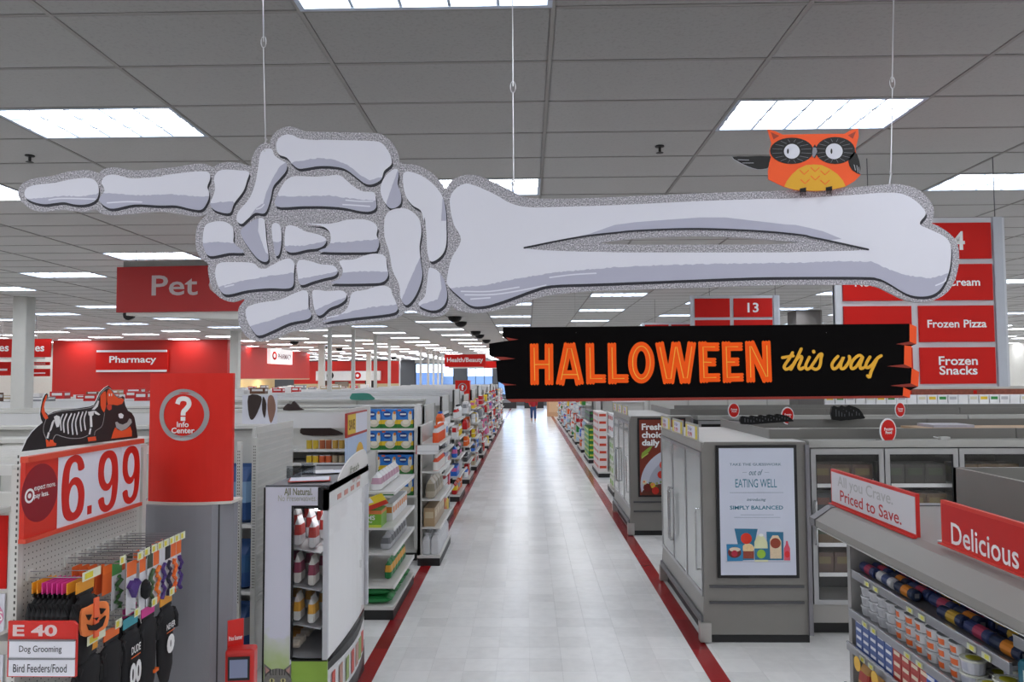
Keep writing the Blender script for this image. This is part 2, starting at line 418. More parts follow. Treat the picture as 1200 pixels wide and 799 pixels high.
# the car park beyond the windows
tag(MB().box(-60, 73, -.3, 60, 160, -.05, M('77787a', .8)).build('ground'), 'asphalt outside the windows', kind='structure')
tag(MB().box(-50, 120, -.05, -14, 125, 3.6, M('6f86a8', .7)).box(-14, 122, -.05, 5, 126, 3.0, M('7f93ad', .7)).build('distant_building'), 'low bluish building seen through the far windows', 'building')
# ================================================================= the hanging skeleton arm
YB = 2.2
SF = Frame((0, YB, 2.7), (1, 0, 0))
cA, cB, cCc, cD, cE, cF, cG, cH = (0, 180, 5.705), (180, 140, 5.705), (220, 240, 4.995), (360, 140, 5.706), (340, 240, 5.325), (500, 190, 4.4375), (700, 200, 4.992), (920, 200, 4.995)
PX = (0, 0, 1)
CR = {'A': cA, 'B': cB, 'C': cCc, 'D': cD, 'E': cE, 'F': cF, 'G': cG, 'H': cH, 'X': PX}
def PP(fr, s):
    out = []
    for seg in s.split('|'):
        seg = seg.strip(); out += fr.P(CR[seg[0]], seg[1:])
    return out
arm = SF.empty('skeleton_arm_sign', 'huge white cut-out skeleton arm with silver glitter border, hanging and pointing left', 'hanging sign')
outl = PP(SF, '''A120,250 150,200 230,165 350,148 450,122 560,110 620,115 658,128 690,105 750,92 820,98 880,112 1000,108 1100,100
|B0,330 150,318 260,298 340,297 400,318 430,298 490,283 570,290 650,311 652,285 670,225 700,180 745,152 775,160 785,125 815,85 860,55 910,46 950,55 1000,75
|D0,80 200,85 440,90 500,100 560,145 600,210 614,272 650,297 720,302 800,335 860,380 905,435 925,462
|F130,95 180,70 230,65 290,78 400,128 480,170 540,187 700,190 |G0,158 400,140 700,128 1000,120 |H0,115 350,100 500,88 620,78 700,84 780,110 840,165 870,220 870,270 856,305 900,325 960,365 1000,410 1018,470 1015,560 990,650 950,710 890,750 820,770 740,765 680,745 600,705 540,678 450,665 200,668 0,668
|G700,680 400,690 0,702 |F800,675 650,690 560,710 450,745 350,772 240,785 150,765 130,742
|E980,670 930,695 870,698 810,680 770,660 715,665 690,690 640,712 560,725 400,742 200,768
|X360,387 344,388 326,395 313,399 302,400 294,398 285.5,390.3 280,379.5 279,368.7 280,360 287,349.7 272,353.7 258,349 250,340 245,326 243.6,314 244,309 236,303 230.4,293 229,280 231,266 236,257 243,250.6 232.6,253.6 215,251.3 194,248.3
|A1000,390 850,405 740,412 680,400 632,372 560,388 480,380 400,375 290,388 210,372 150,325 125,290''')
hole = PP(SF, 'G30,421 200,398 400,387 600,382 800,388 950,400 1100,412 1180,418 1080,428 900,432 600,432 200,432 60,427')
arm_pl = MB().poly([crom(outl, 3), crom(hole, 3)], -.012, 0, GLIT, M('b9b8be', .5)).build('glitter_plate', arm)
gap = PP(SF, 'F505,447 700,405 850,380 1000,365 |G200,352 400,342 600,340 800,347 1000,358 1198,378 |H150,390 250,410 490,462 400,468 0,478 |G1000,478 600,478 0,478 |F1000,468 800,465 600,458')
BONE = PRINTW; SHADE = M('b3b4c8', .5, var=.03); NAVY = M('23232f', .5)
bones = [
 ('A165,265 185,228 250,208 370,195 480,172 570,163 625,172 655,205 662,250 650,300 610,330 550,342 490,338 430,325 370,330 300,338 230,325 180,300', 'A180,302 230,300 400,285 560,285 658,268'),
 ('A680,195 700,155 750,140 800,148 880,165 1000,160 1100,150 |B60,375 240,352 340,347 375,362 378,400 360,450 372,490 365,540 325,600 260,600 150,575 40,575 |A900,340 760,368 700,350 668,315 672,290 700,250 690,215', 'A690,262 800,270 900,280 1100,275 |B100,500 250,512 368,515'),
 ('B638,352 570,340 480,335 430,350 405,395 412,460 400,510 380,560 390,590 430,615 510,625 540,560 600,480 625,410', 'B388,560 450,552 545,550'),
 ('A0,0', ''),
 ('C405,82 445,82 455,130 460,200 473,290 470,325 445,333 405,310 350,240 315,180 315,145 350,115', 'C415,82 412,150 435,220 462,290'),
 ('B820,185 835,130 880,102 930,105 980,128 1080,138 |D100,136 200,138 440,145 500,160 545,215 565,270 560,305 515,345 495,400 440,432 390,430 340,395 260,335 180,315 80,312 |B1020,325 970,328 930,300 890,255 840,235', 'B915,290 1050,265 |D100,258 200,275 280,310 350,370 420,405 505,385'),
 ('B920,385 1080,383 |D130,378 220,375 300,440 370,480 445,487 460,540 460,590 420,615 350,612 240,590 100,580 |B1000,580 820,580 845,470', 'B840,515 1000,515 |D150,510 300,530 462,545'),
 ('D490,470 510,400 560,345 600,332 612,370 605,430 628,500 625,560 590,590 550,590 510,540', 'D605,345 570,440 530,560'),
 ('D640,400 650,355 700,352 780,385 860,450 910,530 930,640 930,740 |E975,100 975,240 950,310 900,350 870,345 855,280 850,180 840,80 |D780,680 760,610 700,570 655,500', 'D905,530 895,700 |E945,60 940,200 920,300 885,348'),
 ('E590,90 620,40 680,22 740,30 800,80 820,160 808,260 815,350 825,440 800,530 760,600 720,625 690,580 680,500 640,410 620,300 590,200', 'E812,330 760,440 698,590'),
 ('E865,400 890,395 930,420 965,480 980,560 965,620 920,655 860,655 800,620 840,570 855,480', 'E935,430 945,520 920,590 815,622'),
 ('E100,118 250,118 350,95 450,90 510,105 545,140 540,190 555,230 545,275 500,295 190,292 240,260 255,210 240,160 190,130', 'E245,240 400,228 550,215'),
 ('C570,160 585,122 630,125 690,155 770,175 810,200 800,235 760,255 700,262 630,278 590,275 570,250', 'C572,240 680,240 805,212'),
 ('C495,115 530,110 548,150 548,230 535,290 515,295 505,240 495,180', 'C502,215 548,218'),
 ('C90,190 105,120 160,98 220,100 262,130 270,180 272,225 330,278 240,282 130,300 95,250', 'C92,225 180,215 272,225'),
 ('C165,370 190,340 260,335 380,340 420,370 460,372 500,350 560,320 600,315 625,345 622,400 618,470 580,490 480,488 350,500 240,525 195,505 165,430', 'C185,480 300,450 450,420 622,398'),
 ('C640,350 660,322 720,330 780,348 850,355 878,385 860,415 800,430 730,450 680,468 655,460 642,400', 'C645,435 750,415 878,388'),
 ('E310,350 400,340 480,312 550,305 595,325 605,390 612,440 580,480 500,490 260,490 310,460 330,410', 'E325,425 450,415 610,418'),
 ('C340,620 365,590 440,570 540,555 620,520 680,500 705,520 708,600 725,640 700,670 600,690 500,735 420,765 385,740 350,680', 'C368,712 500,670 600,635 712,605'),
 ('C730,515 750,497 820,505 890,500 925,515 925,550 890,580 830,605 790,640 760,645 740,600', 'C750,615 850,570 922,540'),
 ('E388,550 470,530 560,505 620,515 640,560 665,620 670,655 620,680 400,705 200,730 300,690 360,640', 'E290,692 400,660 500,640 668,622'),
]
bones[3] = ('B715,230 745,200 790,197 810,240 850,270 890,295 885,345 840,400 800,450 780,540 745,625 680,625 630,665 590,698 560,680 558,640 580,600 640,530 680,430 700,320', 'B888,285 850,310 810,370 780,430 755,490 735,560 680,600 640,655')
armb = ('F120,210 140,150 190,115 240,118 350,165 440,215 540,235 700,232 1000,223 |G600,178 1000,165 |H0,165 400,142 560,130 680,135 760,175 810,225 820,260 787,312 860,350 930,385 965,430 970,500 955,600 910,690 850,730 770,735 700,715 600,655 540,630 450,622 0,622 |G800,628 100,656 |F850,632 650,640 550,665 400,720 300,748 230,745 170,700 110,640 108,590 130,500 178,405 140,320',
        'F125,655 300,640 500,600 700,570 1000,545 |G400,552 700,545 1198,538 |H300,530 500,532 600,575 720,615 850,630 958,600')
def nearest(P_, q): return min(range(len(P_)), key=lambda i: (P_[i][0]-q[0])**2+(P_[i][1]-q[1])**2)
def shade_poly(P_, cv, score=lambda p: p[0]*.45-p[1]):
    i, j = nearest(P_, cv[-1]), nearest(P_, cv[0]); n = len(P_)
    a = [P_[(i+k) % n] for k in range((j-i) % n+1)]; b = [P_[(i-k) % n] for k in range((i-j) % n+1)]
    f = lambda A: sum(map(score, A))/len(A)
    arc = a if f(a) > f(b) else b
    top = []
    for k in range(len(cv)-1):
        p, q = cv[k], cv[k+1]; L = math.hypot(q[0]-p[0], q[1]-p[1]); m = max(1, int(L/.006))
        for s in range(m):
            t = s/m; jit = random.uniform(-.0016, .0016) if (k or s) else 0
            top.append((p[0]+(q[0]-p[0])*t, p[1]+(q[1]-p[1])*t+jit))
    return top+arc
def bone(ps, cs, nm='bone', holes=None, sh=(.0035, -.0085)):
    P_ = crom(PP(SF, ps), 4)
    dark = MB().poly([[(x+sh[0], y+sh[1]) for x, y in P_]]+([] if not holes else [holes]), 0, .0006, NAVY)
    o = MB().poly([P_]+([holes] if holes else []), .0004, .0016, BONE).build(nm, arm)
    dark.build('bone_outline', o)
    S = shade_poly(P_, PP(SF, cs))
    MB().poly([S], .0016, .0020, SHADE).build('bone_shading', o)
    return o, P_
for a, b in bones: bone(a, b)
ga = gap
ab, AP = bone(*armb, nm='forearm_bone', holes=ga)
up = MB()
up.poly([PP(SF, 'F600,430 850,372 |G100,318 220,302 400,288 600,274 750,274 900,292 1100,315 |H60,318 140,335 220,355 330,400 250,408 150,388 |G1150,372 1000,356 800,345 600,338 400,340 200,350 |F1000,363 850,378 700,403')], .0016, .0020, SHADE)
up.build('bone_shading', ab)
MB().ribbon(crom(PP(SF, 'F508,446 700,407 850,382 1000,366 |G200,354 400,344 600,341 800,347 1000,358 1198,378 |H150,390 250,410 485,462'), 3, False), .0052, .0020, .0026, NAVY).build('bone_outline', ab)
# brushy streaks inside the shading
for a in ('F200,690 350,688 500,665 620,640', 'F180,672 330,672 480,650', 'F230,712 330,705', 'A640,305 420,300 330,310', 'A720,330 850,322 950,325', 'H880,672 930,650 940,630', 'B690,600 720,590 740,570', 'E230,705 300,690', 'C220,480 240,475 270,468', 'D260,540 350,548 440,548', 'D240,570 330,575 420,582', 'F640,600 760,585 880,578'):
    MB().ribbon(crom(PP(SF, a), 4, False), .004, .0020, .0023, BONE).build('brush_streak', ab)
# wires, from holes in the plate up to the ceiling
WIRE = M('c9c9cf', .3, .8)
for k, (px, py, kx, ky, wx) in enumerate(((310.5, 173, 308, 55, 307), (602, 222, 601, 108, 600.5), (1045, 214, 1047, 103, 1048.5))):
    u, v = SF.uv(px, py); kk = SF.uv(kx, ky); tt = SF.uv(wx, 0)
    ps = ['hand', 'middle', 'right elbow end'][k]
    e = empty('hanging_wire', (0, YB, 2.7), 'thin grey wire with hook holding up the %s of the skeleton sign' % ps, 'wire', 'wires of the skeleton sign')
    x1, z1 = kk; d = Vector((tt[0]-kk[0], tt[1]-kk[1])); top = ZC-2.7; xt = kk[0]+d.x*(top-kk[1])/d.y
    yo = .006
    MB().tube([(u, yo, v+.012), (kk[0], yo, kk[1])], .0016, WIRE).build('lower_wire', e)
    MB().tube([(kk[0], yo, kk[1]+.02), (xt, yo, top)], .0017, WIRE).build('upper_wire', e)
    MB().tube([(kk[0]+.008*math.sin(q/10*2*PI)*(1 if q else 1), yo, kk[1]+.018-.018*math.cos(q/10*2*PI)) for q in range(11)], .0013, WIRE).build('hook', e)
    MB().tube([(u, -.002, v-.012), (u-.004, yo, v), (u, yo, v+.018)], .0022, WIRE).tube([(u-.002, yo, v+.018), (u+.003, yo, v+.026), (u-.003, yo, v+.034)], .0028, WIRE).build('twist_tie', e)
    MB().lathe([(.02, -.006), (.012, -.03), (.004, -.035)], WHITE, 10, (xt, yo, top+.006)).build('ceiling_hook', e)

# ---- owl
cO = (840, 140, 5.4545); CR['O'] = cO
OF = Frame((0, YB-.014, 2.7), (1, 0, 0))
owl = OF.empty('owl_cutout', 'orange and black cut-out owl with big eyes perched on the skeleton arm', 'cut-out')
ORG = M('f4581c', .45, var=.01); YEL = M('e0a722', .45, var=.01); OBK = M('0d0d10', .45); OWH = M('d9dae6', .45, var=.01); OGR = M('8c8c98', .45); DRD = M('a33a24', .45)
def O(s): return PP(OF, s)
wing = O('O98,238 200,236 345,235 335,275 328,308 300,316 260,318 200,300 140,270')
MB().poly([crom(wing, 2)], -.004, 0, OBK, OWH).build('wing', owl)
body = O('O325,63 375,76 420,97 520,95 620,93 720,92 815,92 860,66 903,58 906,110 885,190 905,280 918,355 880,395 820,430 740,448 640,458 560,455 500,450 430,430 330,382 328,330 335,280 345,240 338,200 350,150')
MB().poly([body], -.004, .001, ORG).build('body', owl)
MB().poly([O('O345,82 398,106 362,128')], .001, .0015, DRD).build('ear_print', owl)
MB().poly([O('O888,76 838,102 868,124')], .001, .0015, DRD).build('ear_print', owl)
bel = O('O430,430 445,395 480,350 520,315 570,292 620,288 670,292 720,315 770,350 805,390 822,428 740,448 640,458 560,455 500,450')
bl = MB().poly([bel], .001, .0015, YEL)
bl.build('belly', owl)
ch = MB()
for cx, cy2 in ((558, 338), (627, 320), (690, 341), (563, 397), (628, 374), (690, 402)):
    ch.ribbon(O('O%d,%d %d,%d %d,%d' % (cx-27, cy2-12, cx, cy2+14, cx+27, cy2-12)), .0022, .0015, .002, ORG)
ch.build('chevron_print', owl)
def oe(cx, cy2, rx, ry, n=28): return O('O'+' '.join('%.1f,%.1f' % (cx+rx*math.cos(2*PI*i/n), cy2+ry*math.sin(2*PI*i/n)) for i in range(n)))
MB().poly([oe(478, 201, 138, 84)], .001, .002, OBK).poly([oe(756, 199, 126, 86)], .001, .002, OBK).poly([O('O600,200 625,160 650,200 625,250')], .001, .002, OBK).build('eye_mask', owl)
rr_ = MB()
for cx, cy2, rx, ry in ((478, 203, 130, 78), (750, 201, 122, 80)):
    for q in range(16):
        a = 2*PI*(q+.5)/16
        rr_.ribbon(O('O%.1f,%.1f %.1f,%.1f' % (cx+62*math.cos(a), cy2+58*math.sin(a), cx+rx*.97*math.cos(a), cy2+ry*.97*math.sin(a))), .0008, .002, .0023, OGR)
rr_.build('eye_ray_print', owl)
for cx, cy2, rx, ry, pxx in ((478, 205, 50, 47, 452), (748, 205, 54, 50, 730)):
    e = MB().poly([oe(cx, cy2, rx, ry)], .002, .003, OWH).build('eye', owl)
    MB().poly([oe(pxx, 205, 6, 17, 12)], .003, .0034, OBK).build('pupil', e)
MB().poly([O('O612,180 632,182 640,205 630,225 618,246 610,240 608,210')], .002, .003, OGR).build('beak', owl)
MB().poly([O('O880,205 895,225 908,260 917,310 916,352 895,345 865,325 848,300 840,270 845,240')], .001, .002, OBK).ribbon(O('O876,290 884,325'), .001, .002, .0023, OWH).ribbon(O('O893,295 900,340'), .001, .002, .0023, OWH).ribbon(O('O905,305 912,345'), .001, .002, .0023, OWH).build('wing', owl)
MB().ribbon(O('O135,257 205,259'), .001, .0, .0005, OWH).ribbon(O('O165,278 235,278'), .001, .0, .0005, OWH).build('wing_print', owl)
for cx, cy2 in ((549, 465), (715, 457)):
    f = MB()
    for q in (-13, 0, 14): f.ribbon(O('O%d,%d %d,%d' % (cx+q*.7, cy2-18, cx+q, cy2+22)), .0024, .001, .003, OBK)
    f.poly([O('O%d,%d %d,%d %d,%d %d,%d' % (cx-20, cy2-22, cx+20, cy2-30, cx+20, cy2, cx-20, cy2))], .001, .003, OBK)
    f.build('foot', owl)

# ---- HALLOWEEN board
HFm = Frame((0, YB-.03, 2.7), (1, 0, 0))
CR.update({'K': (570, 375, 7.993), 'L': (690, 375, 7.993), 'N': (810, 375, 7.993), 'Q': (900, 375, 6.667)})
def Hh(s): return PP(HFm, s)
hb = HFm.empty('halloween_board_sign', 'black plank-shaped sign with orange lettering reading HALLOWEEN this way', 'hanging sign')
HO = M('ff5b0a', .5, var=.0, spec=.2); HY = M('ffb838', .4, var=.0); HR = M('8c2412', .5); HF2 = M('f4510f', .4)
MB().poly([Hh('K155,68 150,155 207,192 25,220 27,330 135,376 90,385 105,575 165,605 185,740 235,768 |Q1108,608 1112,548 1172,520 1180,405 1122,372 1120,203 1158,188 1160,52 1105,28')], -.012, 0, M('080607', .7, var=0, spec=.06), HR).build('plank_plate', hb)
MB().poly([Hh('K187,740 235,768 |Q1108,608 1052,590')], 0, .0006, HR).poly([Hh('K183,162 300,182 212,193')], 0, .0006, HR).poly([Hh('K75,345 170,345 270,362 133,375')], 0, .0006, HR).poly([Hh('K145,590 285,607 168,613')], 0, .0006, HR)\
  .poly([Hh('Q1000,187 1105,168 1158,188 1065,196')], 0, .0006, HR).poly([Hh('Q930,360 1062,345 1122,372 1100,375')], 0, .0006, HR).poly([Hh('Q955,512 1115,495 1172,520 1057,523')], 0, .0006, HR).build('plank_shadow_print', hb)
f = MB()
for s in ('Q1105,28 1160,52 1158,188 1105,168', 'Q1065,198 1120,204 1122,372 1062,345', 'Q1122,376 1180,405 1172,520 1115,495', 'Q1057,525 1112,550 1108,608 1052,590'): f.poly([Hh(s)], .0006, .001, HF2)
f.build('plank_end_print', hb)
def zz(a, b, wd=80, tooth=11):
    """stroke from a to b with torn zigzag ends, in crop pixels"""
    a, b = Vector(a), Vector(b); d = (b-a).normalized(); n = Vector((-d.y, d.x)); out = []
    for c, sg in ((b, 1), (a, -1)):
        m = 7
        for q in range(m): out.append(c+n*sg*wd*(.5-q/(m-1))+d*sg*(tooth*(.5 if q % 2 else -.5)))
    return out
def letter(nm, K, strokes, lines, extra=None):
    L = None; o = MB()
    for q, (a, b) in enumerate(strokes): o.poly([HFm.P(CR[K], ' '.join('%.1f,%.1f' % (p.x, p.y) for p in zz(a, b)))], 0, .0018+.0003*q, HO)
    if extra: extra(o)
    L = o.build('orange_letter', hb)
    y = MB()
    for ln in lines: y.ribbon(HFm.P(CR[K], ' '.join('%.1f,%.1f' % p for p in ln)), .0023, .0028, .0036, HY)
    y.build('inline_print', L)
letter('H', 'K', [((447, 222), (452, 606)), ((585, 222), (588, 606)), ((450, 417), (588, 415))], [[(447, 262), (452, 565)], [(585, 262), (588, 560)], [(450, 417), (588, 415)]])
letter('A', 'K', [((768, 217), (688, 606)), ((790, 217), (875, 606)), ((715, 510), (845, 510))], [[(700, 558), (760, 268), (795, 268), (865, 558)], [(708, 510), (852, 510)]])
letter('L', 'K', [((967, 217), (975, 600)), ((970, 548), (1117, 548))], [[(967, 260), (975, 548), (1082, 548)]])
letter('L', 'L', [((215, 215), (222, 598)), ((215, 547), (370, 547))], [[(215, 260), (222, 547), (330, 547)]])
def oring(o): o.poly([HFm.P(CR['L'], ' '.join('%.1f,%.1f' % p for p in ell(491, 398, 124, 195, 36))), HFm.P(CR['L'], ' '.join('%.1f,%.1f' % p for p in ell(491, 398, 43, 110, 30)))], 0, .0024, HO)
letter('O', 'L', [], [ell(491, 398, 83, 153, 36)+[(574, 398)]], oring)
letter('W', 'L', [((660, 208), (738, 592)), ((815, 208), (757, 592)), ((815, 208), (895, 590)), ((965, 206), (908, 590))], [[(665, 255), (728, 548), (768, 548), (810, 252), (822, 252), (885, 543), (920, 543), (962, 250)]])
letter('E', 'N', [((105, 202), (120, 586)), ((100, 250), (260, 250)), ((105, 393), (230, 393)), ((115, 540), (268, 537))], [[(218, 252), (108, 252), (118, 540), (230, 537)], [(112, 393), (185, 396)]])
letter('E', 'N', [((325, 202), (336, 586)), ((320, 250), (478, 247)), ((328, 393), (446, 390)), ((335, 538), (487, 535))], [[(434, 250), (325, 250), (335, 538), (446, 533)], [(330, 393), (404, 393)]])
letter('N', 'N', [((543, 198), (558, 582)), ((700, 196), (716, 580)), ((548, 205), (710, 574))], [[(555, 535), (547, 245), (560, 248), (700, 530), (713, 530), (705, 240)]])
SCR = M('e8ac28', .4, var=.0)
for nm, ss in (('t', [[(190, 255), (165, 300), (137, 340), (125, 368), (140, 384), (165, 375), (190, 352)], [(112, 293), (150, 287), (195, 280)]]),
               ('h', [[(258, 225), (228, 290), (200, 345), (178, 385)], [(182, 372), (215, 315), (245, 285), (262, 290), (252, 325), (238, 360), (248, 384), (275, 372)]]),
               ('i', [[(322, 290), (300, 335), (292, 365), (305, 384), (330, 372)], [(354, 243), (356, 251)]]),
               ('s', [[(330, 372), (365, 320), (400, 270), (420, 268), (412, 300), (408, 340), (395, 372), (370, 385), (348, 376)]]),
               ('w', [[(545, 283), (515, 315), (498, 350), (508, 380), (535, 372), (565, 330), (588, 288), (568, 340), (568, 375), (590, 378), (615, 350), (635, 310), (632, 283)]]),
               ('a', [[(738, 292), (715, 275), (685, 290), (655, 325), (645, 360), (660, 380), (690, 360), (738, 288), (718, 345), (722, 378), (745, 372)]]),
               ('y', [[(795, 288), (770, 330), (762, 362), (780, 372), (815, 345), (850, 300), (882, 278)], [(850, 300), (820, 365), (802, 405), (790, 445), (775, 435)]])):
    o = MB()
    for z_, s in enumerate(ss): o.ribbon(crom(HFm.P(CR['Q'], ' '.join('%.1f,%.1f' % p for p in s)), 4, False), .0084, .0002, .0024+.0008*z_, SCR)
    o.build('script_letter', hb)
for px in (675, 968):
    a = HFm.uv(px, 385); b = SF.uv(px, 342)
    t = MB().tube([(a[0], YB-.033, 2.7+a[1]-.012), (a[0], YB+.004, 2.7+a[1]-.002), (a[0], YB+.006, 2.7+b[1]+.035)], .0005, M('9a9a9a', .3)).build('hanging_thread')
    tag(t, 'thin thread tying the %s of the black board to the arm above' % ('left half' if px < 800 else 'right half'), 'thread', 'threads of the black board')
# ================================================================= large hanging signs
PETF = Frame(tuple(aty(136, 366, 10)), (1, -.06, 0))
CR['S'] = PX
def corner(fr, x, y): return fr.uv(x, y)
pet = PETF.empty('hanging_department_sign', 'large red hanging sign reading Pet Care, partly behind the skeleton hand', 'hanging sign')
SR2 = M('b0161a', .45, var=.03)
L_ = 2.85
MB().poly([rect(0, 0, L_, .62)], -.08, 0, SR2).build('sign_panel', pet)
txt('Pet Care', .50, .22, 2.3, .5, .002, M('c9b9bb', .5, var=0), pet, bold=.012)
MB().poly([rect(.08, .62, L_-.08, .70)], -.07, -.02, M('8d8b89', .5)).build('top_channel', pet)
v = [(0, 0, 0)]
vb = MB(); n = 10
for q in range(n):
    a0, a1 = q/n, (q+1)/n; f = lambda t: -.02-.10*math.sin(PI*min(1, t*1.0)*.5+.2)
    vb.poly([[(.12+a0*(L_-.15), 0), (.12+a0*(L_-.15), f(a0)), (.12+a1*(L_-.15), f(a1)), (.12+a1*(L_-.15), 0)]], -.22, -.04, M('d8d8d4', .5))
vb.build('valance', pet)
MB().lathe([(.0, -.1), (.06, -.08), (.08, 0)], BLACK, 12, (.1, -.02, -.12)).build('camera_dome', pet)
for u in (.25, 2.5):
    MB().tube([(u, .66, -.04), (u, 4.467-PETF.O.z, -.04)], .005, M('55555a', .5)).build('hanging_rod', pet)

def dept(nm, px0, py0, px1, py1, Y, text, lab, bars=False):
    fr = Frame(tuple(aty(px0, py1, Y)), (1, 0, 0)); e = fr.empty('hanging_department_sign', lab, 'hanging sign')
    a = fr.uv(px1, py0); MB().poly([rect(0, 0, a[0], a[1])], -.06, 0, SIGNRED).build('sign_panel', e)
    if text: txt(text, a[0]*.06, a[1]*.28, a[0]*.94, a[1]*.75, .003, TXW, e, bold=.02)
    MB().poly([rect(.1*a[0], -.12*a[1], .95*a[0], 0)], -.05, -.01, M('dcdcd8', .5)).build('valance', e)
    for u in (.15*a[0], .85*a[0]): MB().tube([(u, a[1], -.03), (u, 4.467-fr.O.z, -.03)], .006, M('77777a', .5)).build('hanging_rod', e)
    return e
dept('a', 521, 415, 569, 430, 40, 'Health/Beauty', 'small red hanging sign reading Health/Beauty far down the aisle')
dept('b', 545, 423, 590, 431, 46, '', 'second red sign half hidden behind the Health/Beauty sign')
e = dept('c', -60, 397, 59, 419, 20, '', 'red hanging sign ending in Games at the left edge')
fr = Frame(tuple(aty(-60, 419, 20)), (1, 0, 0))
for t_, xa, xb in (('Accessories', -56, 10.5), ('Games', 16, 52)):
    a, b = fr.uv(xa, 412), fr.uv(xb, 402.5); txt(t_, a[0], a[1], b[0], b[1], .003, TXW, e, bold=.02)
for k, (x0, y0, x1, y1) in enumerate(((26, 424, 58, 428), (26, 432, 58, 441), (-10, 424, 12, 440))):
    fr = Frame(tuple(aty(x0, y1, 21)), (1, 0, 0)); a = fr.uv(x1, y0); e = fr.empty('hanging_aisle_sign', ['thin upper red aisle sign under the Games sign', 'lower red aisle sign under the Games sign', 'leftmost small red aisle sign under the Games sign'][k], 'sign')
    MB().poly([rect(0, 0, *a)], -.04, 0, SIGNRED).build('sign_panel', e); MB().poly([rect(.3*a[0], .35*a[1], .85*a[0], .5*a[1])], 0, .002, TXW).build('lettering', e)
    MB().tube([(a[0]/2, a[1], -.02), (a[0]/2, 4.467-fr.O.z, -.02)], .008, WHITE).build('hanging_rod', e)

def aisle_sign(Y, X0, number, panels, lab, side_x=1.37, ztop=3.95, H_=1.36):
    """framed aisle directory: two columns of red panels"""
    fr = fr_yn(X0, Y, ztop-H_); e = fr.empty('hanging_aisle_sign', lab, 'hanging sign')
    W = side_x; FR = M('cfd3da', .4); g = .028
    MB().box(0, 0, -.06, W, H_, -.02, FR).build('sign_frame', e)
    MB().box(-.0, 0, -.05, .045, H_, .01, FR).build('frame_post', e); MB().box(W-.10, 0, -.1, W-.03, H_, -.0, M('b9bfc9', .35)).build('frame_post', e)
    xs = [(.065, .60), (.66, 1.25)]; rows = 4; ph = (H_-.06-g*(rows+1))/rows
    for r in range(rows):
        for c, (a, b) in enumerate(xs):
            v1 = H_-.045-r*(ph+g*1.55)+.0; v0 = v1-ph+.0
            p = MB().box(a, v0, -.02, b, v1, .0, SIGNRED).build('red_panel', e)
            t = panels.get((r, c))
            if t:
                ln = t.count('\n')+1; hh = (.15 if t.isdigit() else .063*ln+.02*(ln-1)); ww = (b-a)*(.30 if t.isdigit() else .25+.045*max(len(q) for q in t.split('\n')))
                cx, cv = (a+b)/2, (v0+v1)/2
                if t.isdigit(): ww = .17
                txt(t, cx-ww/2, cv-hh/2, cx+ww/2, cv+hh/2, .002, TXW, p, bold=.02)
    for u in (.3, W-.06): MB().tube([(u, H_, -.04), (u, 4.467-(ztop-H_), -.04)], .004, M('66666a', .5)).build('hanging_wire', e)
    return e
aisle_sign(6.0, 2.47, 14, {(0, 1): '14', (1, 1): 'Ice Cream', (1, 0): 'Novelties', (2, 1): 'Frozen Pizza', (3, 1): 'Frozen\nSnacks'}, 'tall framed red aisle sign numbered 14 listing Frozen Pizza and Frozen Snacks', ztop=3.97)
aisle_sign(11.5, 2.52, 13, {(0, 1): '13'}, 'framed red aisle sign numbered 13 showing above the black board')
aisle_sign(16.9, 2.6, 12, {}, 'framed red aisle sign just peeking over the black board, left of sign 13', ztop=3.93)
aisle_sign(24.0, 15.85, 15, {}, 'distant framed red aisle sign at the right edge of the picture', ztop=3.85)

# ceiling mounted bits
for k, (x, y) in enumerate(((35, 182), (773, 171))):
    p = atz(x, y, ZC); e = empty('sprinkler_head', (p.x, p.y, ZC), 'small dark sprinkler head on the ceiling %s' % ('left, below the big light panel' if k == 0 else 'to the left of the owl'), 'sprinkler')
    MB().lathe([(.035, 0), (.035, -.008), (.01, -.012), (.01, -.04), (.006, -.05)], DKICK, 10).build('escutcheon', e); MB().lathe([(.022, -.05), (.03, -.054), (.0, -.058)], DKICK, 10).build('deflector', e)
for k, (x, y) in enumerate(((533, 371), (540, 377), (557.5, 388), (562, 392), (570, 398), (345, 400), (380, 405), (397.5, 408), (432, 413), (461, 419))):
    p = atz(x, y, ZC); s = 1.15
    o = MB().lathe([(.17*s, 0), (.17*s, -.03), (.15*s, -.09), (.09*s, -.15), (.0, -.17)], BLACK, 14).build('camera_dome', None, (p.x, p.y, ZC-.003))
    tag(o, 'black dome camera on the ceiling, %s' % ('%s of five near the board, counted from the front' % ordn(k+1) if k < 5 else '%s of those left of the wrist, counted leftmost first' % ordn(k-4)), 'camera', 'black ceiling domes')

# ================================================================= pillars and poles
PW = M('dcdbd6', .5)
for k, Y in enumerate((15.6, 27.1, 38.6, 50.1, 61.6)):
    tag(MB().box(-10.86, Y-.15, 0, -10.56, Y+.15, ZC, PW).build('pillar', bevel=.02), 'square white pillar, %s from the left in the row left of the aisle' % ordn(k+1), kind='structure')
tag(MB().box(17.1, 29.5, 0, 17.4, 29.8, ZC, PW).build('pillar'), 'white pillar beneath the aisle 14 sign', kind='structure')
for X, Y, wd, lb in ((7.55, 20.4, .68, 'metal clad pillar right of the aisle 13 sign'), (6.75, 28.5, .95, 'metal clad pillar behind the aisle 13 sign')):
    e = empty('pillar', (X, Y, 0), lb, kind='structure'); h = wd/2
    MB().box(-h, -h, 0, h, h, 2.75, M('6f6d6c', .3, .6)).build('steel_cladding', e); MB().box(-h, -h, 2.75, h, h, ZC, M('6d6865', .6)).build('upper_shaft', e)
